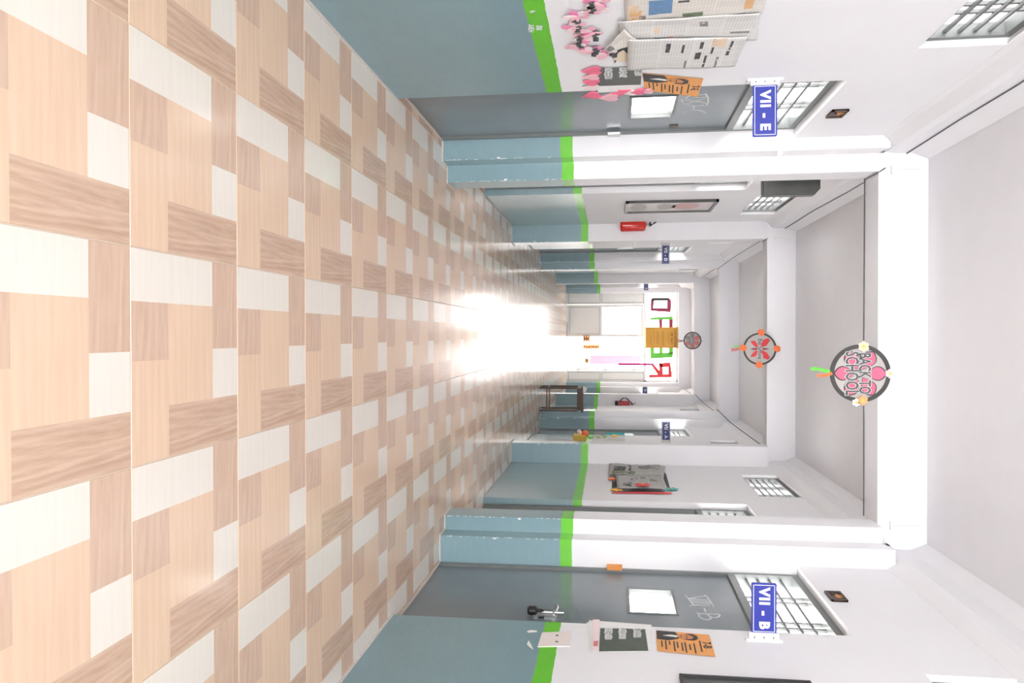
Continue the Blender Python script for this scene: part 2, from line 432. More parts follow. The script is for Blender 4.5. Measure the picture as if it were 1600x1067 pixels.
def build_wall(S, name):
    m = MB(); xo = S.wx + S.s * WT; yo = S.yo
    cuts = sorted([(a + yo, b + yo, 'd') for a, b in DOORS] + [(a + yo, b + yo, 'w') for a, b in WINS])
    y = YBACK
    for a, b, k in cuts:
        m.box(S.wx, xo, y, a, 0, ZC)
        if k == 'd': m.box(S.wx, xo, a, b, ZD, ZC)
        else: m.box(S.wx, xo, a, b, 0, ZWIN0); m.box(S.wx, xo, a, b, ZWIN1, ZC)
        y = b
    m.box(S.wx, xo, y, YEND + 0.3, 0, ZC)
    w = struct(m.obj(name, 'wall'))
    # lengthwise ledge under the ceiling with its plaster cove
    e = S.lx - S.s * 0.05; top = ZC - 0.002; m = MB()
    prof = [(S.wx + S.s * .01, top), (S.wx + S.s * .01, 3.235), (S.wx - S.s * .002, 3.235), (S.wx - S.s * .022, 3.262), (S.lx + S.s * .012, 3.315), (S.lx, 3.36), (S.lx, 3.49), (e, top)]
    a = [m.bm.verts.new((x, YBACK, z)) for x, z in prof]; b = [m.bm.verts.new((x, YEND, z)) for x, z in prof]
    for q in range(len(prof)): m._f([a[q], a[(q + 1) % len(prof)], b[(q + 1) % len(prof)], b[q]])
    m._f(a); m._f(b)
    struct(m.obj('trim_1' if S.s < 0 else 'trim_2', 'wall', fix=True))
    # mortar fillet where the wall meets the tiles
    m = MB(); y = YBACK
    for a, b in DOORS:
        m.box(S.wx, S.wx - S.s * 0.011, y, a + yo, 0, 0.010)
        m.box(S.dx + S.s * -0.012, S.dx - S.s * 0.024, a + yo, b + yo, 0, 0.007); y = b + yo
    m.box(S.wx, S.wx - S.s * 0.011, y, YEND, 0, 0.010)
    struct(m.obj('baseboard_left' if S.s < 0 else 'baseboard_right', 'mortar'))
    return w


build_wall(L, 'wall_left'); build_wall(RR, 'wall_right')
pillars = {-1: [], 1: []}
PIL = [(5.84, True), (10.06, False), (14.19, True), (18.41, False), (22.54, True)]
for S in (L, RR):
    for y, stepped in PIL:
        y += S.yo - 0.004; m = MB(); x1 = S.wx + S.s * 0.12
        if stepped:
            m.box(S.a1x, x1, y, y + 0.17, 0, ZW); m.box(S.a2x, x1, y + 0.17, y + 0.43, 0, ZB)
            m.box(S.a1x, x1, y + 0.10, y + 0.17, ZW - 0.02, ZW + 0.005)
        else: m.box(S.a2x, x1, y, y + 0.24, 0, ZB)
        pillars[S.s].append(struct(m.obj('pillar', 'wall')))
        m = MB()
        if stepped:
            m.box(S.a1x - S.s * 0.008, S.dx, y - 0.009, y + 0.17, 0, 0.008); m.box(S.a2x - S.s * 0.008, S.wx, y + 0.16, y + 0.44, 0, 0.008)
        else: m.box(S.a2x - S.s * 0.008, S.wx, y - 0.009, y + 0.25, 0, 0.008)
        struct(m.obj('baseboard_left' if S.s < 0 else 'baseboard_right', 'mortar'))
for y, d in ((1.80, 0.25), (6.0, 0.27), (10.06, 0.25), (14.35, 0.27), (18.41, 0.25), (22.68, 0.2)):
    if y < 2: continue
    struct(MB().box(L.wx - 0.05, RR.wx + 0.05, y, y + d, ZB, ZC - 0.001).obj('beam', 'beam'))

# chips of bare plaster along the painted pillar corners
def chip(m, x, y, z, sx, sz):
    k = R.randint(4, 6); pts = []
    for i in range(k):
        a = 2 * PI * i / k + R.uniform(-.3, .3); pts.append((x + math.cos(a) * sx * R.uniform(.6, 1.2), z + math.sin(a) * sz * R.uniform(.6, 1.2)))
    m.prism(pts, y - 0.0055, y - 0.0041)


for S in (L, RR):
    for (py, st), pil in zip(PIL[:3], pillars[S.s]):
        m = MB()
        for (xx, yy) in (((S.a1x, py), (S.a2x, py + 0.17)) if st else ((S.a2x, py),)):
            for _ in range(26):
                chip(m, xx + S.s * R.uniform(0.003, 0.006), yy + S.yo, R.uniform(0.02, 0.91), R.uniform(0.001, 0.003), R.uniform(0.003, 0.016))
            chip(m, xx + S.s * 0.012, yy + S.yo, R.uniform(.3, .6), 0.009, 0.016)
        o = m.obj('paint_chips', 'paper', pil); o['kind'] = 'stuff'

# ------------------------------------------------------------------ doors with barred fanlights, barred windows
def grille(S, parent, u0, u1, z0, z1, w, n_h=4, pair=True, r=0.0085):
    """individual iron bars; facing -Y locally at depth w"""
    mh = MB().box(0, u1 - u0, -r, r, -r, r).mesh('bar', 'iron')
    for k in range(1, n_h + 1):
        linked('bar', mh, parent, (u0, w, z0 + (z1 - z0) * k / (n_h + 1)))
    mv = MB().box(-r * 1.2, r * 1.2, -r, r, 0, z1 - z0).mesh('bar', 'iron')
    for f in (0.31, 0.69):
        for dlt in ((-0.045, 0.045) if pair else (0,)):
            linked('bar', mv, parent, (u0 + (u1 - u0) * f + dlt, w + 2 * r, z0))


def build_door(S, n, y0, y1, vis=None, leaf_open=False):
    """origin at the bay's opening, on the door plane"""
    yo = S.yo; ya, yb = y0 + yo, y1 + yo
    w = yb - ya
    org = ya if S.s < 0 else yb          # local u grows to the viewer's right
    d = struct(empty('door_%d' % n, (S.dx, org, 0), S.rz))
    fw = 0.045
    m = MB(); m.box(0, fw, -0.02, 0.06, 0, ZD); m.box(w - fw, w, -0.02, 0.06, 0, ZD)
    m.box(fw, w - fw, -0.02, 0.06, 2.125, 2.175); m.box(fw, w - fw, -0.02, 0.06, ZD - 0.045, ZD)
    m.obj('frame', 'door_frame', d)
    if vis:
        a0, a1, b0, b1 = vis
        m = MB(); x0, x1 = fw + 0.003, w - fw - 0.003
        m.box(x0, x1, 0, 0.035, 0.004, b0); m.box(x0, x1, 0, 0.035, b1, 2.121)
        m.box(x0, a0, 0, 0.035, b0, b1); m.box(a1, x1, 0, 0.035, b0, b1)
        leaf = m.obj('leaf', 'door', d)
        m = MB(); q = 0.014
        for bx in ((a0 - q, a1 + q, b0 - q, b0 + .002), (a0 - q, a1 + q, b1 - .002, b1 + q), (a0 - q, a0 + .002, b0 + .002, b1 - .002), (a1 - .002, a1 + q, b0 + .002, b1 - .002)):
            m.box(bx[0], bx[1], -0.006, 0.038, bx[2], bx[3])
        m.obj('vision_frame', 'door_frame', leaf)
        MB().box(a0 + .002, a1 - .002, 0.016, 0.02, b0 + .002, b1 - .002).obj('pane', 'glass', leaf)
    else:
        leaf = MB().box(fw + 0.003, w - fw - 0.003, 0, 0.035, 0.004, 2.121).obj('leaf', 'door', d)
    if leaf_open:                                    # swung into the classroom on its far jamb; gap added to brighten the bay
        hx = w - fw - 0.003 if S.s < 0 else fw + 0.003
        sg = -1 if S.s < 0 else 1
        leaf.matrix_local = Matrix.Translation((hx, 0.06, 0)) @ Matrix.Rotation(sg * math.radians(6), 4, 'Z') @ Matrix.Translation((-hx, 0, 0))
    grille(S, d, fw, w - fw, 2.175, ZD - 0.045, 0.02)
    return d, leaf, w


doors = {}
k = 0
for S in (L, RR):
    for i, (a, b) in enumerate(DOORS):
        k += 1; vis = None
        if i == 0:
            vis = (4.985 - a, 5.452 - a, 1.428, 1.706) if S.s < 0 else None
            if S.s > 0: vis = (b + S.yo - 5.305, b + S.yo - 4.862, 1.412, 1.698)
        elif i in (1, 3): vis = (0.75, 1.2, 1.42, 1.70)
        elif i in (2, 4): vis = (0.42, 0.87, 1.42, 1.70)
        doors[(S.s, i)] = build_door(S, k, a, b, vis, i == 1)


def build_window(S, n, y0, y1):
    ya, yb = y0 + S.yo, y1 + S.yo; w = yb - ya; org = ya if S.s < 0 else yb
    d = struct(empty('window_%d' % n, (S.wx, org, ZWIN0), S.rz)); h = ZWIN1 - ZWIN0; f = 0.04
    m = MB(); m.box(0, f, 0.035, 0.10, 0, h); m.box(w - f, w, 0.035, 0.10, 0, h); m.box(f, w - f, 0.035, 0.10, 0, f); m.box(f, w - f, 0.035, 0.10, h - f, h)
    m.obj('frame', 'iron', d)
    grille(S, d, f, w - f, f, h - f, 0.06, 4, True, 0.008)
    MB().box(f, w - f, 0.094, 0.098, f, h - f).obj('pane', 'glass', d)


k = 0
for S in (L, RR):
    for a, b in WINS:
        k += 1; build_window(S, k, a, b)


def chalk(S, door, strokes, r=0.0045):
    """chalk writing on the door leaf, strokes given as photo positions"""
    d = door; m = MB()
    for st in strokes:
        pts = []
        for x, y in st:
            p = onX(x, y, S.dx); u = (p.y - d.location.y) * (-S.s)
            pts.append((u, -0.0012, p.z))
        for (u0, w0, v0), (u1, w1, v1) in zip(pts, pts[1:]):
            dx, dz = u1 - u0, v1 - v0; ln = math.hypot(dx, dz) or 1e-6; nx, nz = -dz / ln * r, dx / ln * r
            m.prism([(u0 + nx, v0 + nz), (u0 - nx, v0 - nz), (u1 - nx, v1 - nz), (u1 + nx, v1 + nz)], -0.0012, 0.001)
    return m.obj('chalk_writing', 'chalk', d, label='white chalk class number')


def crop_px(pts, ox, oy, s): return [(ox + x / s, oy + y / s) for x, y in pts]
s1 = 1174 / 110
chalk(L, doors[(-1, 0)][0], [crop_px(p, 1000, 100, s1) for p in (
    [(1090, 490), (1135, 560), (1135, 640), (1105, 695)], [(735, 580), (850, 510), (950, 512), (1085, 505)],
    [(740, 575), (1100, 548)], [(750, 605), (1100, 640)], [(750, 662), (1090, 575)],
    [(695, 575), (705, 630), (740, 662), (850, 690), (970, 700), (1070, 690)],
    [(905, 700), (890, 745)], [(740, 815), (760, 785), (880, 768), (990, 770), (1060, 790), (1090, 810)])])
s2 = 1067 / 100
chalk(RR, doors[(1, 0)][0], [crop_px(p, 1040, 900, s2) for p in (
    [(315, 305), (385, 380), (475, 500)], [(650, 310), (690, 345), (760, 440), (810, 525)], [(385, 375), (660, 332)],
    [(395, 380), (735, 405)], [(430, 410), (745, 435)], [(450, 440), (760, 460)], [(400, 495), (490, 482), (740, 492)],
    [(645, 540), (670, 600)], [(520, 605), (545, 625), (900, 640)], [(545, 630), (565, 680), (620, 720), (700, 733), (760, 715), (765, 690), (690, 640)],
    [(740, 690), (820, 698), (890, 680), (905, 650)])])


# small fittings on doors and jambs
def jamb_block(S, x0, x1, y0, y1, Y, name, label, mat, depth=0.03):
    a, b = onY(x0, y0, Y), onY(x1, y1, Y)
    o = MB().box(a.x, b.x, Y - depth, Y, a.z, b.z).obj(name, mat)
    return o


d = doors[(-1, 0)][0]
u1 = doors[(-1, 0)][2]
MB().box(u1 - 0.09, u1 - 0.002, -0.034, -0.02, 1.27, 1.36).obj('latch_plate', 'steel', d, label='grey latch plate')
MB().box(u1 - 0.17, u1 - 0.10, -0.006, 0, 1.715, 1.775).obj('hinge', 'brown', d, label='rusty brown hinge')
d = doors[(1, 0)][0]
MB().box(0.0, 0.06, -0.05, -0.02, 1.265, 1.375).obj('latch_block', 'orangewood', d, label='orange wooden block')
def on_leaf(x, y):
    p = onX(x, y, RR.dx); return (p.y - d.location.y) * (-RR.s), p.z
ub, zb = on_leaf(846, 961)
m = MB(); m.box(ub - .03, ub + .03, -0.012, -0.001, zb - .05, zb + .10); m.tube([(ub, -.02, zb - .06), (ub, -.02, zb + .14)], .009, 8); m.tube([(ub, -.02, zb + .09), (ub - .05, -.035, zb + .10), (ub - .085, -.035, zb + .09)], .008, 8)
for q in (-.04, .07): m.box(ub - .02, ub + .02, -.032, -.008, zb + q, zb + q + .014)
m.obj('bolt', 'steel', d, label='steel bolt with open handle')
ub, zb = on_leaf(832, 962)
m = MB(); m.lathe([(.02, 0), (.028, .012), (.028, .05), (.018, .06)], 14, (ub, -.034, zb - .03)); m.tube([(ub - .016, -.034, zb + .02), (ub - .016, -.034, zb + .055), (ub, -.034, zb + .07), (ub + .016, -.034, zb + .055), (ub + .016, -.034, zb + .02)], .005, 6)
m.obj('padlock', 'black', d, label='black padlock')
m = MB(); m.box(ub - .05, ub + .04, -.008, -.001, zb + .04, zb + .075); m.obj('hasp', 'black', d, label='black hasp')
# dark slot of the jamb beside the charts
# ------------------------------------------------------------------ end wall with glazed screen
ew = MB()
XD0, XD1, ZT = -1.275, 1.41, 2.285
ew.box(L.wx - 0.1, XD0, YEND, YEND + 0.2, 0, ZC); ew.box(XD1, RR.wx + 0.1, YEND, YEND + 0.2, 0, ZC); ew.box(XD0, XD1, YEND, YEND + 0.2, 3.255, ZC)
struct(ew.obj('wall_end', 'wall'))
scr = struct(empty('door_11', (0, YEND + 0.04, 0)))
m = MB()
for x in (XD0, -0.93, 1.085, XD1 - 0.05): m.box(x, x + 0.05, 0, 0.06, 0, ZT)
m.box(XD0, XD1, 0, 0.06, ZT - 0.01, ZT + 0.05); m.box(XD0, XD1, 0, 0.06, 3.215, 3.255)
m.box(XD0, XD0 + 0.05, 0, 0.06, ZT, 3.25); m.box(XD1 - 0.05, XD1, 0, 0.06, ZT, 3.25)
for a, b in ((XD0 + 0.05, -0.93), (1.135, XD1 - 0.05)): m.box(a, b, 0, 0.06, 1.0, 1.05); m.box(a, b, 0, 0.06, 0, 0.06)
m.obj('frame', 'alu', scr)
for a, b in ((XD0 + 0.05, -0.93), (1.135, XD1 - 0.05)):
    for z0, z1 in ((0.06, 1.0), (1.05, ZT - 0.01)):
        MB().box(a + 0.004, b - 0.004, 0.02, 0.035, z0 + 0.004, z1 - 0.004).obj('panel', 'pale_panel', scr)
        q = MB()
        for bx in ((a, b, z0, z0 + 0.009), (a, b, z1 - 0.009, z1), (a, a + 0.009, z0, z1), (b - 0.009, b, z0, z1)): q.box(bx[0], bx[1], 0.008, 0.03, bx[2], bx[3])
        q.obj('gasket', 'grey_ink', scr)
MB().box(XD0 + 0.05, XD1 - 0.05, 0.027, 0.033, ZT + 0.05, 3.215).obj('pane', 'glass', scr)
# shut leaf on the left: rails, lower panel, glass above
lf = MB(); xa, xb = -0.875, 0.07
lf.box(xa, xa + 0.07, 0.005, 0.05, 0.015, ZT - 0.015); lf.box(xb - 0.07, xb, 0.005, 0.05, 0.015, ZT - 0.015)
for z in (0.015, 0.985, ZT - 0.09): lf.box(xa + 0.07, xb - 0.07, 0.005, 0.05, z, z + 0.075)
lf = lf.obj('leaf', 'alu', scr)
MB().box(xa + 0.074, xb - 0.074, 0.02, 0.035, 0.094, 0.981).obj('panel', 'pale_panel', lf)
q = MB()
for bx in ((xa + .07, xb - .07, .09, .098), (xa + .07, xb - .07, .977, .985), (xa + .07, xa + .078, .09, .985), (xb - .078, xb - .07, .09, .985)): q.box(bx[0], bx[1], .002, .03, bx[2], bx[3])
q.obj('gasket', 'grey_ink', lf)
MB().box(xa + 0.07, xb - 0.07, 0.026, 0.032, 1.06, ZT - 0.09).obj('pane', 'glass', lf)
MB().box(-0.35, 0.06, -0.02, 0.005, 0.004, 0.022).obj('bottom_bolt', 'ink', lf)
# open leaf on the right, swung outward
lo = MB(); xh = 1.07
lo.box(xh - 0.045, xh, 0.07, 0.14, 0.015, ZT - 0.015); lo.box(xh - 0.045, xh, 0.93, 1.0, 0.015, ZT - 0.015)
for z in (0.015, 0.985, ZT - 0.09): lo.box(xh - 0.045, xh, 0.14, 0.93, z, z + 0.075)
lo = lo.obj('leaf', 'alu', scr)
MB().box(xh - 0.03, xh - 0.015, 0.14, 0.93, 0.09, 0.985).obj('panel', 'pale_panel', lo)
MB().box(xh - 0.025, xh - 0.02, 0.14, 0.93, 1.06, ZT - 0.09).obj('pane', 'glass', lo)
for z in (0.3, 1.1, 1.95): MB().box(1.062, 1.078, -0.012, 0.07, z, z + 0.09).obj('hinge', 'grey_ink', scr)
struct(MB().box(XD0, XD1, YEND - 0.12, YEND + 0.25, -0.05, 0.012).obj('door_sill', 'alu'))
struct(MB().box(-30, 30, YEND + 0.24, 70, -0.3, -0.02).obj('paving', 'ground'))

# block letters pasted on the glass over the door: the word reads from outside, so it is mirrored here
def letter(name, polys, mats, label):
    pts = [onY(x, y, YEND) for p in polys for x, y in p]
    cx = sum(p.x for p in pts) / len(pts); cz = min(p.z for p in pts)
    t = thing(name, label, 'letter', (cx, YEND + 0.066, cz), 0, 'paper letters over the end door')
    for i, p in enumerate(polys):
        q = []
        for x, y in p:
            w = onY(x, y, YEND + 0.066); q.append((w.x - cx, w.z - cz))
        mx, mz = sum(a[0] for a in q) / len(q), sum(a[1] for a in q) / len(q)
        q = [(a[0] + math.copysign(0.012, a[0] - mx), a[1] + math.copysign(0.012, a[1] - mz)) for a in q]
        MB().prism(q, -0.006 + 0.0015 * (i % 3), 0.0).obj('stroke', mats[i], t)
    return t


k7 = 1358 / 70.0
C = lambda *p: crop_px(p, 1000, 455, k7)
letter('paper_letter', [C((340, 250), (410, 205), (880, 205), (850, 270), (440, 280), (400, 310)), C((880, 205), (935, 285), (925, 560), (905, 620), (830, 560), (840, 270)),
                        C((335, 520), (830, 525), (910, 620), (600, 600), (340, 580)), C((340, 260), (410, 290), (390, 525), (335, 560))],
       ['ringgrey', 'maroon', 'maroon', 'maroon'], 'maroon and black paper letter D, mirrored, beside the left end of the fanlight')
letter('paper_letter', [C((320, 810), (980, 775), (985, 845), (320, 850)), C((580, 850), (690, 850), (665, 900), (670, 1500), (600, 1500), (590, 900)), C((895, 845), (985, 845), (970, 1500), (905, 1500)), C((320, 1500), (985, 1500), (980, 1560), (330, 1560))],
       ['greenpaper', 'maroon', 'maroon', 'maroon'], 'green and maroon paper letter A half hidden behind the mustard notice')
k8 = 1387 / 260.0
C2 = lambda *p: crop_px(p, 860, 420, k8)
letter('paper_letter', [C2((835, 705), (1020, 700), (1015, 735), (840, 745)), C2((835, 640), (862, 640), (862, 710), (835, 710)), C2((912, 640), (932, 640), (932, 705), (912, 705)), C2((990, 640), (1018, 640), (1020, 705), (990, 705))],
       ['greenpaper'] * 4, 'bright green paper letter E, mirrored, beside the mustard notice')
letter('paper_letter', [C2((905, 790), (998, 783), (998, 812), (930, 818)), C2((985, 800), (998, 800), (1012, 895), (985, 895)), C2((825, 885), (1010, 880), (1010, 900), (825, 905)), C2((908, 795), (930, 800), (935, 880), (912, 880)), C2((840, 800), (862, 795), (925, 870), (900, 890))],
       ['redpaper'] * 5, 'bright red paper letter R, mirrored, last over the end door')

# ------------------------------------------------------------------ hanging class signs
def class_sign(body, x0, x1, y0, y1, Y, S, mat, label, w=None):
    a, b = onY(x0, y0, Y), onY(x1, y1, Y)
    X0, X1 = sorted((a.x, b.x)); Z0, Z1 = sorted((a.z, b.z)); cx, cz = (X0 + X1) / 2, (Z0 + Z1) / 2
    W_, H_ = X1 - X0, Z1 - Z0
    t = thing('class_sign', label, 'sign', (cx, Y, cz), 0, 'blue class signs')
    m = MB(); r = 0.008; pts = []
    for (sx, sz, a0) in ((1, 1, 0), (-1, 1, 1), (-1, -1, 2), (1, -1, 3)):
        for q in range(4):
            an = (a0 + q / 3) * PI / 2; pts.append((sx * (W_ / 2 - r) + r * math.cos(an), sz * (H_ / 2 - r) + r * math.sin(an)))
    m.prism(pts, -0.006, 0.006).obj('plate', mat, t)
    m = MB(); e = 0.009; lw = 0.0032
    for bx in ((-W_ / 2 + e, W_ / 2 - e, -H_ / 2 + e, -H_ / 2 + e + lw), (-W_ / 2 + e, W_ / 2 - e, H_ / 2 - e - lw, H_ / 2 - e), (-W_ / 2 + e, -W_ / 2 + e + lw, -H_ / 2 + e, H_ / 2 - e), (W_ / 2 - e - lw, W_ / 2 - e, -H_ / 2 + e, H_ / 2 - e)):
        m.box(bx[0], bx[1], -0.0072, -0.005, bx[2], bx[3])
    m.obj('border', 'white', t)
    text_obj(body, H_ * 0.56, 'white', t, (0, -0.0068, 0), 'letter', 0.001, 0.0036 * H_ / 0.14, 1.0, space=1.16)
    # white bracket to the wall
    wall = S.wx; xb = X0 if S.s < 0 else X1
    m = MB(); m.box(wall - cx, xb - cx - S.s * 0.004, -0.009, 0.009, -H_ / 2 - 0.012, H_ / 2 + 0.012); m.box(wall - cx, wall - cx - S.s * 0.012, -0.02, 0.02, -H_ / 2 - 0.03, H_ / 2 + 0.03)
    br = m.obj('bracket', 'white', t)
    for q in (-0.38, 0, 0.38):
        MB().box((wall + xb) / 2 - cx - 0.006, (wall + xb) / 2 - cx + 0.006, -0.011, -0.008, H_ * q - 0.0025, H_ * q + 0.0025).obj('screw', 'ink', br)
    return t


class_sign('VII - E', 1176, 1214, 133, 213, 4.47, L, 'blue_sign', 'blue sign lettered VII - E beside the garland wall')
class_sign('VII - B', 1174, 1213, 910, 990, 4.30, RR, 'blue_sign', 'blue sign lettered VII - B over the chalk-marked door')
class_sign('VII - D', 1034, 1046, 383, 412, 12.35, L, 'navy_sign', 'dark blue sign lettered VII - D past the red extinguisher pillar')
class_sign('VII - A', 1034, 1047, 659, 688, 11.9, RR, 'navy_sign', 'dark blue sign lettered VII - A above the flower decorations')
class_sign('VII - C', 1006, 1013, 438, 453.5, 20.7, L, 'navy_sign', 'small far blue sign near the end door, on the side of the framed picture')
class_sign('VI - A', 1004, 1011.5, 604.5, 622, 20.3, RR, 'navy_sign', 'small far blue sign near the end door, above the desk')


# ------------------------------------------------------------------ things pinned to the walls
def crumple(seed, amp, base=0.004, f=3.0):
    return lambda a, b: base + amp * (0.5 + 0.5 * noise.noise(Vector((a * f + seed, b * f - seed, seed * 1.7)))) + 0.35 * amp * abs(noise.noise(Vector((a * 9 + seed, b * 9, seed))))


def wall_thing(S, name, label, cat, x, y, group=None, lift=0.0):
    p = onX(x, y, S.wx); o = thing(name, label, cat, (S.wx - S.s * lift, p.y, p.z), S.rz, group)
    return o, (lambda px, py: S.px(px, py, p.y, p.z))


def flat_poly(parent, name, P, pts, mat, w=0.004, th=0.001):
    return MB().prism([P(*q) for q in pts], -w - th, -w).obj(name, mat, parent)


# newspaper sheets on the near left wall
def news_sheet(S, label, corners, mat, amp, seed, prints, lift=0.0, group='newspaper sheets by the door'):
    t, P = wall_thing(S, 'newspaper_sheet', label, 'newspaper', *corners[0], group, 0.001)
    q = [P(*c) for c in corners]
    fn = crumple(seed, amp, 0.003 + lift)
    MB().sheet(q, 14, 14, fn).obj('page', mat, t, smooth=True, fix=True)
    # printed blocks, in page fractions (a0, a1, b0, b1, material)
    for a0, a1, b0, b1, pm in prints:
        lerp = lambda a, b: tuple((1 - b) * ((1 - a) * q[0][k] + a * q[1][k]) + b * ((1 - a) * q[3][k] + a * q[2][k]) for k in (0, 1))
        sub = [lerp(a0, b0), lerp(a1, b0), lerp(a1, b1), lerp(a0, b1)]
        MB().sheet(sub, 6, 4, lambda a, b: fn(a0 + a * (a1 - a0), b0 + b * (b1 - b0)) + 0.0014, 0.0006).obj('printed_block', pm, t, fix=True)
    return t


# corners: bottom-near, bottom-far, top-far, top-near (near = towards the camera)
news_sheet(L, 'upper newspaper sheet with blue and green pictures on the garland wall', [(975, -60), (978, 40), (1190, 18), (1215, -60)], 'news_warm', 0.010, 1.3,
           [(.62, .98, .02, .10, 'photo_tan'), (.70, .95, .03, .12, 'photo_orange'), (.80, .95, .10, .15, 'grey_ink'), (.55, .80, .17, .34, 'photo_blue'), (.58, .61, .38, .46, 'ink'), (.82, .90, .42, .57, 'photo_green'), (.62, .86, .86, .92, 'photo_orange'), (.93, .95, .72, .88, 'grey_ink')])
news_sheet(L, 'middle newspaper sheet with small red heading on the garland wall', [(965, 28), (974, 62), (1182, 58), (1188, 14)], 'news', 0.012, 2.1,
           [(.72, .78, .24, .36, 'ink'), (.70, .80, .34, .38, 'photo_pink'), (.35, .55, .25, .29, 'photo_tan'), (.22, .40, .58, .64, 'grey_ink'), (.86, .90, .48, .60, 'grey_ink'), (.62, .68, .80, .94, 'grey_ink')], 0.006)
news_sheet(L, 'lowest newspaper sheet full of black headlines above the dark chart', [(981, 52), (980, 103), (1148, 96), (1168, 50)], 'news', 0.014, 3.7,
           [(.15, .42, .33, .37, 'ink'), (.18, .44, .47, .49, 'ink'), (.10, .30, .62, .65, 'ink'), (.42, .66, .60, .65, 'ink'), (.70, .95, .52, .54, 'grey_ink'), (.28, .50, .73, .75, 'ink'), (.10, .40, .88, .90, 'ink'), (.45, .6, .87, .9, 'ink'), (.55, .95, .69, .71, 'ink'), (.62, .97, .80, .82, 'grey_ink'), (.02, .26, .72, .84, 'photo_tan')], 0.014)
news_sheet(L, 'folded newspaper corner hanging over the pink garland', [(944, 70), (950, 74), (1000, 58), (975, 35)], 'news_warm', 0.012, 5.2,
           [(.1, .7, .06, .30, 'grey_ink')], 0.016)
t, P = wall_thing(L, 'drawn_picture', 'small cream and black picture card under the folded newspaper corner', 'picture', 961, 94, None, 0.001)
flat_poly(t, 'card', P, [(961, 65), (983, 65), (981, 95), (960, 95)], 'cream')
flat_poly(t, 'dark_patch', P, [(962, 68), (982, 65), (981, 82), (974, 76), (966, 80), (961, 88)], 'ink', 0.0052)
flat_poly(t, 'dark_patch', P, [(960, 92), (963, 93), (962, 96), (960, 96)], 'ink', 0.0052)

# pink paper garland
blobs = [((500, 120), [(430, 115)]), ((160, 230), [(155, 295)]), ((130, 420), [(190, 435)]), ((400, 510), [(490, 515)]), ((290, 600), [(225, 590), (485, 590)]),
         ((180, 750), [(225, 710)]), ((410, 800), [(490, 780), (470, 850)]), ((650, 860), [(775, 870)]), ((505, 5), [(420, 5)])]
where = ['third pink pendant of the paper garland, under the folded newspaper', 'lone low pink pendant of the garland with one black bow beneath', 'small low blush pendant with a slanted black bow', 'pink pendant touching the folded newspaper corner',
         'pink pendant with two black bows at the middle of the garland', 'low pink pendant with pointed black bow above', 'pink pendant with stacked black bows', 'blush pendant beside the cream picture card', 'topmost pink pendant of the garland']
for i, ((bx, by), bows) in enumerate(blobs):
    cx, cy = 885 + bx / 10.67, by / 10.67
    t, P = wall_thing(L, 'garland_pendant', where[i], 'garland', cx, cy, 'pink paper garland', 0.001)
    for j in range(5):
        a = 2 * PI * j / 5 + i; r = 0.033 + 0.008 * R.random()
        pts = []
        for q in range(9):
            an = 2 * PI * q / 9; ex, ez = r * math.cos(an), 0.6 * r * math.sin(an)
            pts.append((0.028 * math.cos(a) + ex * math.cos(a) - ez * math.sin(a), 0.028 * math.sin(a) + ex * math.sin(a) + ez * math.cos(a)))
        MB().prism(pts, -0.006 - 0.003 * j, -0.004 - 0.003 * j).obj('petal', ['palepink', 'softpink', 'hotpink', 'softpink', 'palepink'][j], t)
    for q in bows:
        u, v = P(885 + q[0] / 10.67, q[1] / 10.67); a = R.uniform(-.6, .6); c_, s_ = math.cos(a), math.sin(a)
        pts = [(-.019, .014), (0, .005), (.019, .015), (.017, -.012), (0, -.005), (-.017, -.012)]
        MB().prism([(u + x * c_ - z * s_, v + x * s_ + z * c_) for x, z in pts], -0.022, -0.004).obj('bow', 'ink', t)
p0 = onX(885 + 505 / 10.67, 0, L.wx)
pts = [onX(885 + bx / 10.67, by / 10.67, L.wx) for (bx, by), _ in [blobs[8], blobs[0], blobs[1], blobs[2], blobs[4], blobs[3], blobs[5], blobs[6], blobs[7]]]
tag(MB().tube([(L.wx + 0.004, p.y, p.z) for p in pts], 0.0018, 5).obj('garland_string', 'grey_ink'), 'thin string carrying the pink paper garland', 'string')


def scribble(P, parent, x0, y0, x1, y1, mat='chalk', n=7, w=0.0065):
    """one line of illegible hand lettering as separate strokes, running down the photo from (x0,y0)"""
    m = MB()
    for i in range(n):
        f0, f1 = i / n, (i + 0.72) / n
        xa, ya = x0 + (x1 - x0) * 0, y0 + (y1 - y0) * f0
        xb, yb = x1, y0 + (y1 - y0) * f1
        kind = R.randint(0, 3)
        segs = {0: [((xa, ya), (xb, ya)), ((xa, yb), (xb, yb)), (((xa + xb) / 2, ya), ((xa + xb) / 2, yb))], 1: [((xa, ya), (xb, ya)), ((xb, ya), (xb, yb)), ((xa, ya), (xa, yb)), (((xa + xb) / 2, ya), ((xa + xb) / 2, yb))],
                2: [((xa, ya), (xb, yb)), ((xa, yb), (xb, (ya + yb) / 2))], 3: [((xa, ya), (xb, ya)), ((xb, ya), (xb, yb)), ((xb, yb), ((xa + xb) / 2, yb)), (((xa + xb) / 2, ya), (xa, yb))]}[kind]
        for s_, e_ in segs:
            a, b = P(*s_), P(*e_); dx, dz = b[0] - a[0], b[1] - a[1]; ln = math.hypot(dx, dz)
            if ln < 1e-5: continue
            r = 0.0042 if w > .004 else 0.0025; nx, nz = -dz / ln * r, dx / ln * r
            m.prism([(a[0] + nx, a[1] + nz), (a[0] - nx, a[1] - nz), (b[0] - nx, b[1] - nz), (b[0] + nx, b[1] + nz)], -w, -w + 0.001)
    return m.obj('chalk_lettering', mat, parent)


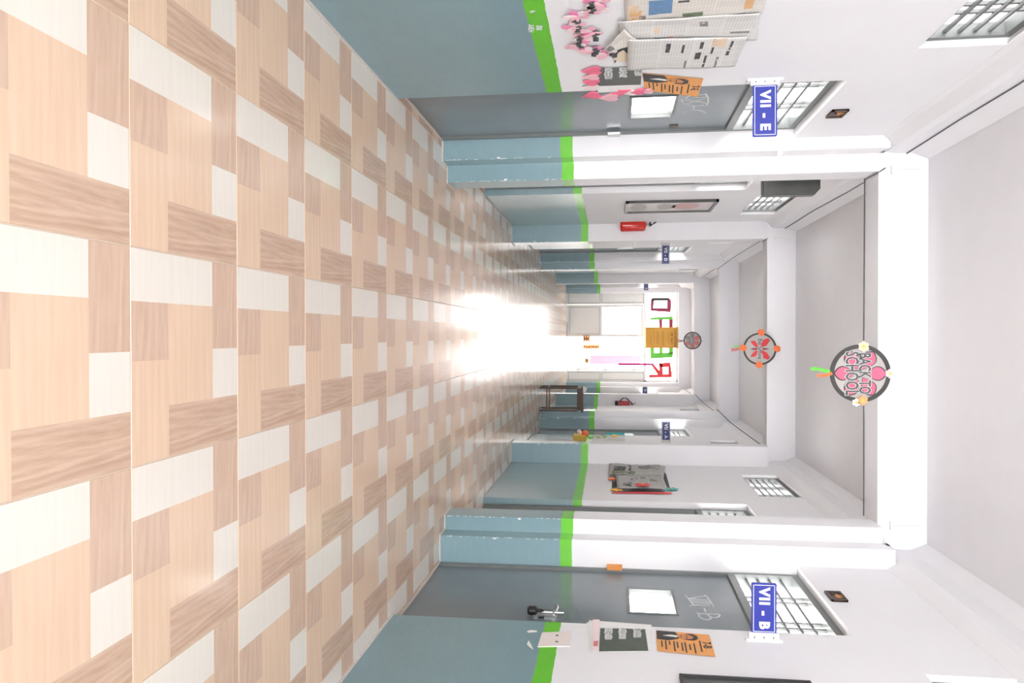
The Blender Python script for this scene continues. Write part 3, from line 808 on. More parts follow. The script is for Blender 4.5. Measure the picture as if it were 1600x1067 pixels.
def heart(cu, cv, s, rot=0.0):
    pts = []
    for i in range(14):
        a = 2 * PI * i / 14
        x = 16 * math.sin(a) ** 3; z = 13 * math.cos(a) - 5 * math.cos(2 * a) - 2 * math.cos(3 * a) - math.cos(4 * a)
        x, z = x * s / 16, z * s / 16
        pts.append((cu + x * math.cos(rot) - z * math.sin(rot), cv + x * math.sin(rot) + z * math.cos(rot)))
    return pts


t, P = wall_thing(L, 'chalk_chart', 'charcoal chart edged with pink paper hearts beside the VII - E door', 'chart', 935, 130, 'dark chalk charts', 0.001)
flat_poly(t, 'sheet', P, [(935, 105), (1003, 103.5), (1001, 132), (933, 134)], 'chart_grey')
flat_poly(t, 'border', P, [(934, 133), (1001, 131), (1001, 139), (934, 143)], 'white', 0.005)
for xa in (945, 968, 992): scribble(P, t, xa, 104, xa + 11, 122 - (xa - 945) * .12)
for i, (x, y, sz) in enumerate([(926, 108, .05), (925, 117, .042), (925, 125, .042), (924, 134, .045), (926, 146, .05), (953, 149, .055), (975, 141, .04), (986, 142, .035), (998, 140, .038), (1011, 140, .035), (965, 144, .035)]):
    u, v = P(x, y)
    MB().prism(heart(u, v, sz * 1.25, R.uniform(-.8, .8)), -0.012 - 0.002 * (i % 3), -0.007).obj('paper_heart', 'pink' if i % 2 == 0 else ('palepink' if i % 4 == 1 else 'softpink'), t)


def portrait_chart(S, label, corners, head, code, sx):
    """orange chart: corners near-bottom, far-bottom, far-top, near-top"""
    t, P0 = wall_thing(S, 'orange_chart', label, 'chart', *corners[0], 'orange class charts', 0.001)
    q = [P0(*c) for c in corners]
    if S.s > 0: q = [q[1], q[0], q[3], q[2]]           # left-bottom, right-bottom, right-top, left-top as seen
    lerp = lambda a, b: tuple((1 - b) * ((1 - a) * q[0][k] + a * q[1][k]) + b * ((1 - a) * q[3][k] + a * q[2][k]) for k in (0, 1))
    MB().sheet(q, 4, 4, lambda a, b: 0.003, 0.001).obj('sheet', 'orange', t, fix=True)
    poly = lambda nm, pts, mat, w: MB().prism([lerp(*p) for p in pts], -w - 0.0008, -w).obj(nm, mat, t)
    poly('printed_suit', [(0.01, 0.01), (.44, .01), (.46, .22), (.34, .40), (.24, .44), (.08, .38), (.01, .36)], 'suit', 0.0045)
    poly('printed_collar', [(.18, .26), (.25, .12), (.28, .38), (.2, .42)], 'paper', 0.0055)
    face = [(.22 + .12 * math.cos(2 * PI * i / 14), .54 + .155 * math.sin(2 * PI * i / 14)) for i in range(14)]
    poly('printed_face', face, 'skin_print', 0.0055)
    hair = [(.08, .55), (.07, .68), (.14, .76), (.27, .77), (.37, .68), (.37, .52), (.33, .56), (.31, .66), (.22, .695), (.14, .64)]
    poly('printed_hair', hair, 'suit', 0.0065)
    poly('printed_eyes', [(.15, .57), (.30, .57), (.30, .555), (.15, .555)], 'suit', 0.0065)
    poly('printed_mouth', [(.18, .47), (.27, .47), (.27, .455), (.18, .455)], 'suit', 0.0065)
    c = lerp(.52, .90); x2 = lerp(.9, .9); size = 0.062
    text_obj(code, size, 'suit', t, (c[0], -0.0045, c[1]), 'letter', 0.0006, 0.0015)
    for (a0, a1, b) in ((.35, .85, .775), (.50, .95, .66), (.56, .82, .58), (.48, .96, .50), (.52, .90, .44), (.5, .78, .36), (.48, .95, .30), (.5, .66, .22), (.48, .9, .15), (.5, .8, .08)):
        a, b_ = lerp(a0, b), lerp(a1, b)
        MB().prism([(a[0], a[1]), (b_[0], b_[1]), (b_[0], b_[1] + 0.008), (a[0], a[1] + 0.008)], -0.0048, -0.004).obj('printed_line', 'suit', t)
    return t


portrait_chart(L, 'orange chart headed 7-E with printed portrait, beside the IX door', [(1003, 113), (1008, 140), (1090, 150), (1099, 122)], None, '7-E', 1)
portrait_chart(RR, 'orange chart headed 7-B with printed portrait, under the VII - B sign', [(1027, 1018), (1025, 986), (1108, 993), (1118, 1027)], None, '7-B', 1)
t, P = wall_thing(RR, 'chalk_chart', 'dark green chart with chalk lettering and pink strip below the 7-B chart', 'chart', 936, 1018, 'dark chalk charts', 0.001)
flat_poly(t, 'backing', P, [(920, 970), (1018, 977), (1015, 1020), (922, 1020)], 'paper', 0.002)
flat_poly(t, 'sheet', P, [(938, 983), (1008, 984), (1013, 1018), (936, 1019)], 'chart', 0.004)
flat_poly(t, 'border', P, [(917, 974), (1018, 979), (1017, 985), (937, 982), (917, 979)], 'white', 0.0052)
flat_poly(t, 'pink_strip', P, [(926, 970), (937, 970), (935, 1018), (924, 1018)], 'softpink', 0.0065)
flat_poly(t, 'red_print', P, [(928, 1004), (935, 1004), (934, 1012), (927, 1012)], 'photo_pink', 0.0078)
for xa, ln in ((945, 17), (967, 16), (990, 14)): scribble(P, t, xa, 984, xa + 11, 984 + ln)

# framed board at the near end of the right wall, mostly out of the frame
a, b = onX(1061, 1059, RR.wx), onX(1200, 1069, RR.wx)
t = thing('notice_board', 'dark notice board with black frame at the edge of the picture, near the 7-B chart', 'board', (RR.wx, a.y, a.z), RR.rz)
MB().box(0.012, 1.0, -0.012, 0, 0.012, 0.6).obj('panel', 'darkmetal', t)
m = MB()
for bx in ((0, 1.012, 0, 0.014), (0, 1.012, 0.598, 0.612), (0, 0.014, 0, 0.612), (0.998, 1.012, 0, 0.612)): m.box(bx[0], bx[1], -0.022, 0, bx[2], bx[3])
m.obj('frame', 'black', t)

# plaster patch interrupting the band on the right, with two holes
t, P = wall_thing(RR, 'blanking_plate', 'bare plaster plate with two dark screw holes breaking the green band', 'plate', 864, 1000, None, 0.0)
flat_poly(t, 'plate', P, [(847, 989), (893, 987), (890, 1010), (840, 1011)], 'blanking', 0.0, 0.004)
for x, y in ((870.5, 993.8), (870, 1003.6)):
    u, v = P(x, y); MB().prism([(u + .011 * math.cos(2 * PI * i / 10), v + .009 * math.sin(2 * PI * i / 10)) for i in range(10)], -0.0052, -0.003).obj('screw_hole', 'grey_ink', t)
t, P = wall_thing(RR, 'torn_paper', 'scrap of torn white paper on the blue wall below the plaster plate', 'paper scrap', 828, 1010, None, 0.0)
flat_poly(t, 'scrap', P, [(823, 1007), (826, 1001), (831, 1010), (834, 1016), (828, 1012)], 'paper', 0.002)
flat_poly(t, 'scrap', P, [(823, 987), (829, 985), (839, 986), (839, 988), (826, 989)], 'paper', 0.002)


# chalk scribble on the green band near the garland
t, P = wall_thing(L, 'chalk_scribble', 'faint chalk scribble on the green band below the garland', 'chalk marks', 828, 46, None, 0.0)
scribble(P, t, 826, 38, 834, 50, 'chalk', 4, 0.002); scribble(P, t, 838, 40, 847, 47, 'chalk', 3, 0.002)
flat_poly(t, 'scratch', P, [(828, 17), (836, 16), (836, 18), (829, 20)], 'chalk', 0.0008)


# small framed pictures over the doors
def plaque(S, label, corners):
    t, P = wall_thing(S, 'framed_picture', label, 'picture', *corners[3], 'small framed pictures over the doors', 0.001)
    q = [P(*c) for c in corners]
    u0, u1 = min(p[0] for p in q), max(p[0] for p in q); v0, v1 = min(p[1] for p in q), max(p[1] for p in q)
    m = MB()
    for bx in ((u0, u1, v0, v0 + .012), (u0, u1, v1 - .012, v1), (u0, u0 + .012, v0, v1), (u1 - .012, u1, v0, v1)): m.box(bx[0], bx[1], -0.014, 0, bx[2], bx[3])
    m.obj('frame', 'brown', t)
    MB().box(u0, u1, -0.006, 0, v0, v1).obj('backing', 'suit', t)
    for (a, b, ra, rb, mt) in ((.5, .62, .2, .22, 'skin_print'), (.5, .28, .32, .2, 'brown'), (.5, .84, .16, .08, 'board'), (.3, .35, .1, .1, 'cream')):
        cu, cv = u0 + (u1 - u0) * a, v0 + (v1 - v0) * b
        MB().prism([(cu + (u1 - u0) * ra * math.cos(2 * PI * i / 12), cv + (v1 - v0) * rb * math.sin(2 * PI * i / 12)) for i in range(12)], -0.0085, -0.005).obj('printed_shape', mt, t)


plaque(L, 'small brown framed picture above the VII - E fanlight', [(1301, 171), (1327, 170), (1314, 181), (1292, 181)])
plaque(RR, 'small reddish framed picture above the VII - B fanlight', [(1288, 926), (1313, 927), (1325, 941), (1300, 940)])

# tall framed picture in the left recess
t, P = wall_thing(L, 'framed_picture', 'tall grey framed glazed picture with faded pink print beside the red extinguisher', 'picture', 976, 330, None, 0.001)
u0, v0 = P(976, 330); w_, h_ = 0.70, 0.975
u0 = -w_
m = MB()
for bx in ((u0, 0, 0, .03), (u0, 0, h_ - .03, h_), (u0, u0 + .03, 0, h_), (-.03, 0, 0, h_)): m.box(bx[0], bx[1], -0.03, 0, bx[2], bx[3])
m.obj('frame', 'darkmetal', t)
MB().box(u0 + .03, -.03, -0.012, -0.002, .03, h_ - .03).obj('print', 'mirrorpic', t)
for (cu, cv, ra, rb, mt) in ((-.35, .66, .2, .15, 'faded_pink'), (-.35, .45, .2, .10, 'disc'), (-.34, .15, .22, .09, 'disc')):
    MB().prism([(cu + ra * math.cos(2 * PI * i / 16), cv + rb * math.sin(2 * PI * i / 16)) for i in range(16)], -0.014, -0.011).obj('printed_shape', mt, t)

# dark metal box high in the left recess
Yb = 6.62
a, b = onY(1193, 306, Yb), onY(1273, 306, Yb)
t = thing('metal_box', 'dark sheet metal box high on the wall between pillar and barred window', 'box', (L.wx, Yb, a.z))
xw = a.x - L.wx; h_ = b.z - a.z
m = MB(); m.prism([(0, 0.0), (xw, 0), (xw, h_), (xw - 0.05, h_ + 0.045), (0, h_ + 0.045)], 0, 0.09)
m.obj('casing', 'darkmetal', t)
m = MB(); m.prism([(0.02, 0.03), (xw - 0.012, 0.03), (xw - 0.012, h_ - 0.01), (xw - 0.05, h_ + 0.02), (0.02, h_ + 0.02)], -0.006, 0).obj('lid', 'darkmetal', t)
MB().lathe([(0.014, 0), (0.018, 0.01), (0.012, 0.022)], 12).obj('knob', 'steel', t).matrix_local = Matrix.Translation((0.13, -0.006, h_ * 0.55)) @ Matrix.Rotation(PI / 2, 4, 'X')
MB().box(0.03, xw - 0.02, 0.0, 0.085, -0.006, 0.002).obj('dark_underside', 'black', t)  # black plate paints the box underside darker than its face

# newspapers on the right recess wall with ribbons and paper flowers
RG = 'newspaper display in the right recess'
t, P = wall_thing(RR, 'display_backing', 'black card strips and red ribbon framing the crumpled newspapers', 'card', 955, 772, None, 0.001)
flat_poly(t, 'strip', P, [(956, 752), (963, 752), (964, 768), (956, 768)], 'ink', 0.003)
flat_poly(t, 'strip', P, [(966, 769), (990, 766), (1010, 766), (1040, 769), (1040, 770), (966, 770)], 'ink', 0.003)
flat_poly(t, 'strip', P, [(1038, 738), (1041, 742), (1047, 764), (1044, 766), (1037, 748)], 'ink', 0.003)
flat_poly(t, 'ribbon', P, [(956, 769.5), (1048, 770), (1050, 773), (956, 771.5)], 'redpaper', 0.006)
def news2(label, c, mat, amp, seed, prints, lift): return news_sheet(RR, label, c, mat, amp, seed, prints, lift, RG)
# as seen from the corridor, left = far end
news2('grey newspaper page curling at the top of the recess display', [(952, 729), (952, 747), (1036, 748), (1040, 733)], 'news_grey', 0.05, 7.1, [(.05, .9, .35, .40, 'ink'), (.3, .7, .08, .30, 'ink'), (.65, .95, .05, .48, 'photo_green'), (.05, .5, .52, .9, 'grey_ink')], 0.008)
news2('grey newspaper page with small prints at the bottom of the recess display', [(962, 748), (965, 767), (1040, 768), (1036, 748)], 'news_grey', 0.03, 8.4, [(.55, .75, .15, .32, 'grey_ink'), (.2, .4, .3, .45, 'grey_ink'), (.1, .3, .5, .62, 'grey_ink'), (.3, .45, .7, .85, 'grey_ink'), (.75, .88, .12, .3, 'ink')], 0.012)
def paper_flower(S, label, x, y, mat, n=6, r=0.05, lift=0.01, group=None, cat='paper flower'):
    t, P = wall_thing(S, 'paper_flower', label, cat, x, y, group, lift)
    for j in range(n):
        a = 2 * PI * j / n; pts = []
        for q in range(8):
            an = 2 * PI * q / 8; ex, ez = r * .55 * math.cos(an), r * .33 * math.sin(an)
            pts.append((math.cos(a) * (r * .5 + ex) - math.sin(a) * ez, math.sin(a) * (r * .5 + ex) + math.cos(a) * ez))
        MB().prism(pts, -0.006 - 0.002 * (j % 2), -0.003).obj('petal', mat, t)
    MB().prism([(r * .2 * math.cos(2 * PI * q / 8), r * .2 * math.sin(2 * PI * q / 8)) for q in range(8)], -0.013, -0.004).obj('centre', 'yellowpaper' if mat != 'yellowpaper' else 'orangepaper', t)
    return t
paper_flower(RR, 'orange paper flower at the lower corner of the recess display', 958, 750, 'orangepaper', 6, 0.065)
paper_flower(RR, 'yellow paper flower on the red ribbon of the recess display', 963, 767, 'yellowpaper', 6, 0.07)
paper_flower(RR, 'red paper flower at the middle of the ribbon', 1004, 766, 'redpaper', 8, 0.085, 0.055)
paper_flower(RR, 'teal paper flower at the upper corner of the recess display', 1049, 766, 'teal', 7, 0.075)

# decorations on the right wall just past the second pillar
YD = 11.0
t = thing('paper_bowl', 'mustard paper bowl holding a pink flower on the wall past the second right pillar', 'decoration', (RR.wx, 12.1, 0.84), RR.rz)
MB().prism([(-.16, -.12), (.16, -.12), (.2, 0.08), (-.2, 0.08)], -0.09, 0).obj('bowl', 'yellowpaper', t)
MB().lathe([(.03, 0), (.065, .05), (.05, .10), (.02, .11)], 10, (0, -.10, 0.0)).obj('bloom', 'orangepaper', t)
m = MB(); m.tube([(0, -.1, .0), (.02, -.16, -.05)], .03, 8).obj('petal', 'softpink', t)
for i, (yy, zz, mt, lb) in enumerate([(12.0, 0.98, 'greenpaper', 'green'), (12.12, 1.095, 'yellowpaper', 'yellow'), (12.2, 1.2, 'cream', 'cream')]):
    t = thing('leaf_spray', '%s paper spray in the upright garland beyond the mustard bowl' % lb, 'garland', (RR.wx, yy, zz), RR.rz, 'paper sprays past the second right pillar')
    for j in range(5):
        a = j * 1.25; MB().prism([(0, 0), (.035 * math.cos(a) - .02 * math.sin(a), .035 * math.sin(a) + .02 * math.cos(a)), (.055 * math.cos(a), .055 * math.sin(a)), (.035 * math.cos(a) + .02 * math.sin(a), .035 * math.sin(a) - .02 * math.cos(a))], -.05 - .006 * j, -.04 - .006 * j).obj('leaf', mt if j % 2 else 'greenpaper', t)
t = thing('paper_scroll', 'rolled grey paper pinned upright beyond the leaf garland', 'paper', (RR.wx, 12.35, 1.2), RR.rz)
MB().box(-.2, .2, -0.035, -0.001, 0, .32).obj('sheet', 'paper', t)
MB().tube([(-.2, -.05, 0.02), (-.2, -.05, 0.32)], 0.022, 10).obj('roll', 'teal', t)
MB().prism([(-.08, .12), (.08, .12), (.05, .2), (-.05, .2)], -0.06, -0.034).obj('label_patch', 'yellowpaper', t)


# ------------------------------------------------------------------ fire extinguishers
def extinguisher(label, x0, x1, ytop, ybot, Y, body_mat, S, hose=True, dark_base=False):
    a, b = onY(x0, ytop, Y), onY(x1, ybot, Y); r = abs(b.x - a.x) / 2; cx = (a.x + b.x) / 2; z0, hgt = a.z, b.z - a.z
    t = thing('fire_extinguisher', label, 'fire extinguisher', (cx, Y - r - 0.012, z0), 0, 'fire extinguishers')
    MB().lathe([(r * .82, 0), (r * .97, 0.012), (r, 0.03), (r, hgt * .9), (r * .9, hgt * .95), (r * .6, hgt * .99), (r * .3, hgt * 1.015)], 28).obj('cylinder', body_mat, t, smooth=True)
    if dark_base: MB().lathe([(r * 1.03, -0.002), (r * 1.03, hgt * .2)], 24).obj('base_ring', 'black', t, smooth=True)
    MB().lathe([(r * .3, hgt * 1.01), (r * .26, hgt * 1.07), (r * .2, hgt * 1.12)], 14).obj('neck', 'steel', t)
    m = MB(); z = hgt * 1.1
    m.box(-.016, .016, -.014, .014, z, z + .03)
    m.tube([(0, 0, z + .03), (-.03, -.01, z + .02), (-.055, -.015, z - .0)], .008, 8)
    v = m.obj('valve', 'black', t)
    m = MB(); m.tube([(-.03, -.005, z + .012), (0, -.005, z + .038), (-.02, -.012, z + .065), (-.045, -.02, z + .1)], [.009, .012, .01, .006], 8); m.obj('lever', 'black', t)
    MB().lathe([(.014, 0), (.014, .008)], 12, (.02, -.016, z + .006)).obj('gauge', 'steel', t)
    if hose:
        m = MB(); pts = []
        for i in range(13):
            f = i / 12; pts.append((-.02 - (r + .05) * math.sin(PI * min(f * 1.05, 1)), -.02, z + .01 - (hgt * 1.0) * f))
        m.tube(pts, .011, 8); m.obj('hose', 'black', t, smooth=True)
    # wall strap and hook
    m = MB(); m.box(-.012, .012, r, r + 0.012, hgt * .2, hgt * 1.05); m.obj('wall_bracket', 'steel', t)
    return t


extinguisher('bright red fire extinguisher on the left pillar beside the framed picture', 969, 1009, 345, 362.5, PIL[1][0] - 0.0, 'red', L, hose=False)
extinguisher('dull red extinguisher with black hose and base on the far right pillar', 961, 984, 625.5, 637.5, PIL[3][0] + RR.yo, 'red_dark', RR, True, True)


# ------------------------------------------------------------------ round hanging ornaments on the beams
def ring(m, r0, r1, y0, y1, n=40, a0=0, a1=2 * PI):
    k = n; full = abs(a1 - a0 - 2 * PI) < 1e-6
    for i in range(k):
        p, q = a0 + (a1 - a0) * i / k, a0 + (a1 - a0) * (i + 1) / k
        m.prism([(r0 * math.cos(p), r0 * math.sin(p)), (r1 * math.cos(p), r1 * math.sin(p)), (r1 * math.cos(q), r1 * math.sin(q)), (r0 * math.cos(q), r0 * math.sin(q))], y0, y1)
    return m
def circle(r, n=32, c=(0, 0)): return [(c[0] + r * math.cos(2 * PI * i / n), c[1] + r * math.sin(2 * PI * i / n)) for i in range(n)]
def petal(a, r0, r1, w):
    n = 11; f = [i / n for i in range(n + 1)]
    up = [(r0 + (r1 - r0) * q, w * math.sin(PI * q ** 1.35) ** .8 if 0 < q < 1 else 0) for q in f]
    base = up + [(x, -z) for x, z in up[-2:0:-1]]
    return [(x * math.cos(a) - z * math.sin(a), x * math.sin(a) + z * math.cos(a)) for x, z in base]
def ribbon(m, pts, w, y):
    for (x0, z0), (x1, z1) in zip(pts, pts[1:]):
        dx, dz = x1 - x0, z1 - z0; ln = math.hypot(dx, dz); nx, nz = -dz / ln * w, dx / ln * w
        m.prism([(x0 + nx, z0 + nz), (x0 - nx, z0 - nz), (x1 - nx, z1 - nz), (x1 + nx, z1 + nz)], y, y + 0.003)
    return m


# 1: flower wheel with two rows of lettering
c = onY(1345, 583.5, 5.96); Rr = 0.215
t = thing('hanging_ornament', 'round pink flower ornament lettered BACK TO SCHOOL on the nearest beam', 'ornament', (c.x, 5.985, c.z), 0, 'round ornaments under the beams')
MB().prism(circle(Rr - .012), -0.010, -0.004).obj('disc', 'disc', t)
ring(MB(), Rr - .03, Rr, -0.016, -0.003).obj('ring', 'ringgrey', t)
for j in range(6):
    a = PI / 2 + j * PI / 3
    p = MB().prism(petal(a, .03, .19, .055), -0.013, -0.010).obj('petal_edge', 'ringgrey', t)
    MB().prism(petal(a, .035, .18, .047), -0.016, -0.0125).obj('petal', 'pink', t)
for body, zz, sz, sx in (('SCHOOL', -.065, .13, .62), ('BACK TO', .026, .115, .62)):
    text_obj(body, sz, 'white', t, (0, -0.020, zz), 'letter_edge', 0.0012, 0.0075, sx)
    text_obj(body, sz, 'letter_grey', t, (0, -0.0225, zz), 'letter', 0.0012, 0.0032, sx)
def small_flower(parent, cx, cz, r, mat, name='paper_bloom'):
    o = empty(name, (cx, 0, cz), 0, parent)
    for j in range(6): MB().prism(petal(j * PI / 3, .002, r, r * .36), -0.026 - .001 * (j % 2), -0.021).obj('petal', mat, o)
    MB().prism(circle(r * .3, 10), -0.03, -0.022).obj('centre', 'yellowpaper', o)
small_flower(t, -.20, .02, .042, 'cream'); small_flower(t, .20, .015, .04, 'photo_orange'); small_flower(t, .0, .205, .036, 'softpink'); small_flower(t, .215, -.03, .032, 'paper')
ribbon(MB(), [(-.01, -.2), (-.02, -.26), (-.035, -.31), (-.03, -.355)], .013, -0.014).obj('ribbon', 'greenpaper', t)
ribbon(MB(), [(.0, -.2), (.012, -.24), (.02, -.28), (.014, -.31)], .011, -0.018).obj('ribbon', 'orangepaper', t)

# 2: butterfly wheel
c = onY(1187, 545, 10.04); Rr = 0.205
t = thing('hanging_ornament', 'round ornament with red butterfly lettered Be Smile on the second beam', 'ornament', (c.x, 10.045, c.z), 0, 'round ornaments under the beams')
MB().prism(circle(Rr - .01), -0.010, -0.004).obj('disc', 'disc', t)
ring(MB(), Rr - .022, Rr, -0.016, -0.003).obj('ring', 'ringgrey', t)
for sg in (-1, 1):
    MB().prism([(sg * .012, .02), (sg * .05, .09), (sg * .11, .125), (sg * .135, .10), (sg * .12, .05), (sg * .06, .01)], -0.014, -0.009).obj('wing', 'redpaper', t)
    MB().prism([(sg * .012, -.02), (sg * .06, -.03), (sg * .10, -.06), (sg * .10, -.115), (sg * .06, -.09), (sg * .02, -.05)], -0.014, -0.009).obj('wing', 'redpaper', t)
MB().prism([(0, .12), (.012, .06), (.01, -.08), (0, -.12), (-.01, -.08), (-.012, .06)], -0.017, -0.012).obj('butterfly_body', 'maroon', t)
text_obj('Be Smile', .085, 'white', t, (0, -0.021, .0), 'letter_edge', 0.001, 0.006, .9)
text_obj('Be Smile', .085, 'ink', t, (0, -0.023, .0), 'letter', 0.001, 0.0012, .9)
for x, z in ((-Rr, .015), (Rr, -.01), (0, Rr + .005), (-.01, -Rr)):
    MB().prism([(x + q[0] * .042, z + q[1] * .042) for q in ((-1, -.6), (-.3, -1), (.5, -.8), (1, .1), (.6, .9), (-.4, 1), (-1, .4))], -0.022, -0.003).obj('paper_square', 'orangepaper', t)
ribbon(MB(), [(-.01, -.2), (-.005, -.26), (.01, -.3), (.012, -.35)], .02, -0.012).obj('ribbon', 'photo_pink', t)
ribbon(MB(), [(-.01, -.24), (-.035, -.28), (-.03, -.33)], .008, -0.016).obj('ribbon', 'greenpaper', t)

# 3: small flower wheel far along
c = onY(1082, 532, 18.38); Rr = 0.205
t = thing('hanging_ornament', 'small far round flower ornament above the mustard notice', 'ornament', (c.x, 18.395, c.z), 0, 'round ornaments under the beams')
MB().prism(circle(Rr - .012), -0.010, -0.004).obj('disc', 'disc', t)
ring(MB(), Rr - .025, Rr, -0.016, -0.003).obj('ring', 'ringgrey', t)
for j in range(6):
    a = PI / 3 + j * PI / 3
    MB().prism(petal(a, .03, .185, .055), -0.016, -0.0105).obj('petal', 'photo_pink' if j in (0, 1, 5, 4) else 'disc_dark', t)
for zz in (-.06, .02): MB().prism(petal(0, -.12, .12, .03), -0.02, -0.016).obj('lettering_plate', 'disc_dark', t).location.z = zz
MB().prism([(-.02, Rr - .01), (.03, Rr - .005), (.02, Rr + .03), (-.01, Rr + .02)], -0.02, -0.003).obj('paper_square', 'disc', t)
ribbon(MB(), [(0, -.2), (.005, -.26), (-.02, -.31), (-.01, -.37)], .012, -0.012).obj('ribbon', 'photo_pink', t)
ribbon(MB(), [(.0, -.2), (.02, -.27), (.03, -.34)], .009, -0.015).obj('ribbon', 'brown', t)

# mustard notice hung in front of the fanlight
a, b = onY(1009, 511, YEND - 0.05), onY(1060, 544, YEND - 0.05)
w_, h_ = b.x - a.x, b.z - a.z
t = thing('hanging_notice', 'mustard card notice with brown print hung in front of the end fanlight', 'notice', ((a.x + b.x) / 2, YEND - 0.05, a.z))
MB().box(-w_ / 2, w_ / 2, -0.004, 0.004, 0, h_).obj('card', 'board', t)
for z, hh, x0, mt in ((.865, .075, -.22, 'board_ink'), (.765, .06, -.17, 'board_ink')):      # print too small to read
    x = x0
    while x < -x0 + .03:
        wd = R.uniform(.018, .034); m = MB(); z0, z1 = h_ * z, h_ * (z + hh)
        m.box(x, x + .008, -0.0055, -0.0035, z0, z1)
        if R.random() < .6: m.box(x + wd - .008, x + wd, -0.0055, -0.0035, z0, z1)
        m.box(x, x + wd, -0.0056, -0.0036, z1 - .012 if R.random() < .5 else (z0 + z1) / 2, z1 if R.random() < .5 else (z0 + z1) / 2 + .012)
        m.obj('printed_glyph', mt, t); x += wd + (.012 if R.random() < .8 else .04)
for z, x0, x1 in ((.70, -.15, .17), (.54, -.2, .24), (.50, -.2, .24), (.38, -.16, .2), (.34, -.2, .2), (.24, -.18, .1), (.15, -.1, .18)):
    MB().box(x0, x1, -0.0052, -0.0035, h_ * z, h_ * z + .016).obj('printed_line', 'board_faint', t)
for x in (-w_ * .4, w_ * .4): MB().tube([(x, 0, h_), (x, 0.02, 3.28 - a.z)], .003, 5).obj('cord', 'grey_ink', t)

# ------------------------------------------------------------------ small desk by the right wall
t = thing('side_desk', 'narrow dark wooden desk with low double stretchers by the right wall', 'desk', (1.19, 14.05, 0))
wt, dp, ht = 0.41, 0.46, 0.80
MB().box(-wt / 2 - .03, wt / 2 + .03, -.04, dp + .04, ht - .035, ht).obj('top', 'brown', t)
MB().box(-wt / 2, wt / 2, 0.0, dp, ht - .11, ht - .036).obj('apron', 'brown', t)
leg = MB().box(-.017, .017, -.017, .017, 0, ht - .11).mesh('leg', 'brown')
for x in (-wt / 2, wt / 2):
    for y in (0, dp): linked('leg', leg, t, (x, y, 0))
    MB().box(x - .011, x + .011, .017, dp - .017, .14, .17).obj('stretcher', 'brown', t)
for z in (.125, .175): MB().box(-wt / 2 + .017, wt / 2 - .017, -.01, .01, z, z + .022).obj('stretcher', 'brown', t)
tag(MB().prism([(-.05, 0), (.05, 0), (.035, .05), (-.02, .065)], -.06, .06).obj('folded_paper', 'paper'), 'folded white paper lying on the narrow desk', 'paper').location = (1.02, 14.15, ht + .0005)

# ------------------------------------------------------------------ cables, conduits
m = MB()
xx = L.lx + 0.006
pts = [(xx, -2, 3.44), (xx, 2.0, 3.44), (xx, 4.0, 3.43)]
for px in ((1590, 133), (1500, 187), (1412, 243)):
    p = onX(px[0], px[1], xx); pts.append((xx, p.y, p.z))
p = onY(1371, 272, 5.99); pts.append((p.x - .02, 5.985, p.z + .02)); pts.append((-1.19, 5.985, ZB - 0.010)); pts.append((-1.20, 6.285, ZB - 0.010))
for px in ((1352, 284), (1325, 300), (1275, 327), (1222, 360)):
    p = onX(px[0], px[1], xx); pts.append((xx, p.y, p.z))
pts += [(-1.2, 10.045, ZB - .01), (-1.2, 10.325, ZB - .01), (xx, 11.2, 3.42), (xx, 13.8, 3.42), (-1.2, 14.335, ZB - .01), (-1.2, 14.64, ZB - .01), (xx, 15.4, 3.42), (xx, 18.2, 3.42)]
tag(m.tube(pts, 0.0045, 6).obj('cable', 'cable', smooth=True), 'thin dark cable running along the ceiling edge above the garland wall', 'cable')
xr = RR.lx - 0.006
tag(MB().tube([(xr, 10.3, 3.44), (xr, 14.2, 3.44), (1.4, 14.335, ZB - .01), (1.4, 14.64, ZB - .01), (xr, 15.2, 3.43), (xr, 18.2, 3.43), (1.4, 18.45, ZB - .006), (xr, 19.2, 3.43), (xr, 22.4, 3.43)], .0065, 6).obj('cable', 'cable', smooth=True), 'thin cable along the far right ceiling edge', 'cable')
tag(MB().tube([(-1.25, 6.285, ZB - .008), (0.1, 6.285, ZB - .012), (1.42, 6.285, ZB - .008)], .005, 6).obj('cable', 'cable'), 'thin dark line crossing under the back of the nearest beam', 'cable')  # thin dark tube marks the dark line along the beam's back edge
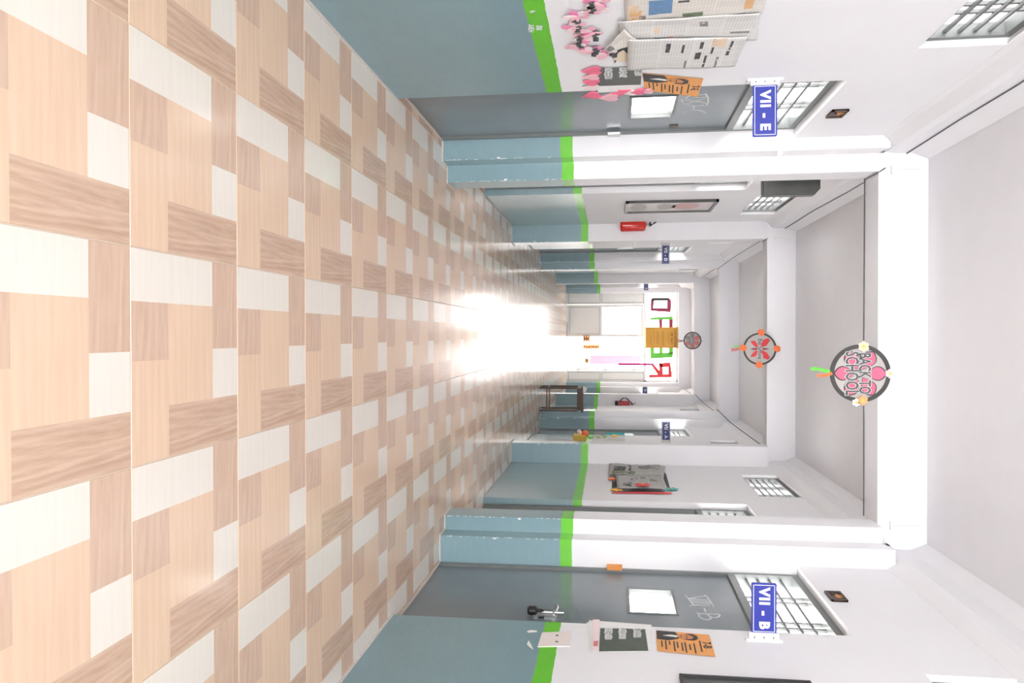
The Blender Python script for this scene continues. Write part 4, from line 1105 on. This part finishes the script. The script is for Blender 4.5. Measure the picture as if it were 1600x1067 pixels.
for S, yb in ((L, 5.985), (RR, 5.985), (L, 10.045)):
    x = S.a2x + S.s * 0.005
    o = MB().box(x, x - S.s * -.03, yb - 0.008, yb + .014, 3.36, 3.56); o.box(x - .03, x + .03, yb - 0.01, yb + .014, 3.345, 3.362)
    tag(o.obj('cable_conduit', 'white'), {(-1, 5.985): 'short white conduit on the nearest beam, cable side', (1, 5.985): 'short white conduit on the nearest beam, end opposite the cable', (-1, 10.045): 'short white conduit on the second beam'}[(S.s, yb)], 'conduit')
MBo = MB().box(L.a1x - .02, L.a1x + .035, 5.815, 5.839, 2.50, 2.53)
MBo.box(L.a1x - .012, L.a1x + .0, 5.822, 5.839, 2.1, 2.5)
tag(MBo.obj('cable_conduit', 'white'), 'slim white conduit down the corner of the left stepped pillar', 'conduit')

# ------------------------------------------------------------------ ribbons and garlands at the open end door
def hang(name, label, cat, x0, x1, y0, y1, Y, mat, beads=0):
    a, b = onY(x0, y0, Y), onY(x1, y1, Y)
    if beads:
        t = thing(name, label, cat, ((a.x + b.x) / 2, Y, min(a.z, b.z)), 0, 'marigold garlands at the end door')
        n = beads; h_ = abs(b.z - a.z); r = h_ / n / 2; rw = max(r, abs(y1 - y0) * 0.0125)
        me = MB().lathe([(.3 * rw, -r), (.9 * rw, -.5 * r), (rw, 0), (.9 * rw, .5 * r), (.3 * rw, r)], 12).mesh('bloom', mat)
        for i in range(n): linked('bloom', me, t, (R.uniform(-.01, .01), 0, r + 2 * r * i))
        return t
    o = MB().box(0, b.x - a.x, -.004, .004, 0, b.z - a.z).obj(name, mat)
    o.location = (a.x, Y, a.z); return tag(o, label, cat)


hang('marigold_garland', 'orange marigold garland tied to the shut leaf of the end door', 'garland', 911, 922, 525, 534, YEND + .02, 'marigold', 3)
hang('marigold_garland', 'long orange marigold garland hanging in the open end doorway', 'garland', 911, 937, 538, 545, YEND + .35, 'marigold', 7)
hang('marigold_garland', 'pale orange marigold garland beside the pink cloth', 'garland', 914, 920, 558, 569, YEND + .4, 'marigold', 3)
hang('ribbon', 'bright magenta ribbon down the open end door', 'ribbon', 966, 1022, 567.5, 571, YEND + .03, 'magenta')
hang('banner_cloth', 'pale pink cloth hanging beyond the open end door', 'cloth', 922, 1000, 555, 569, YEND + .9, 'palemag')
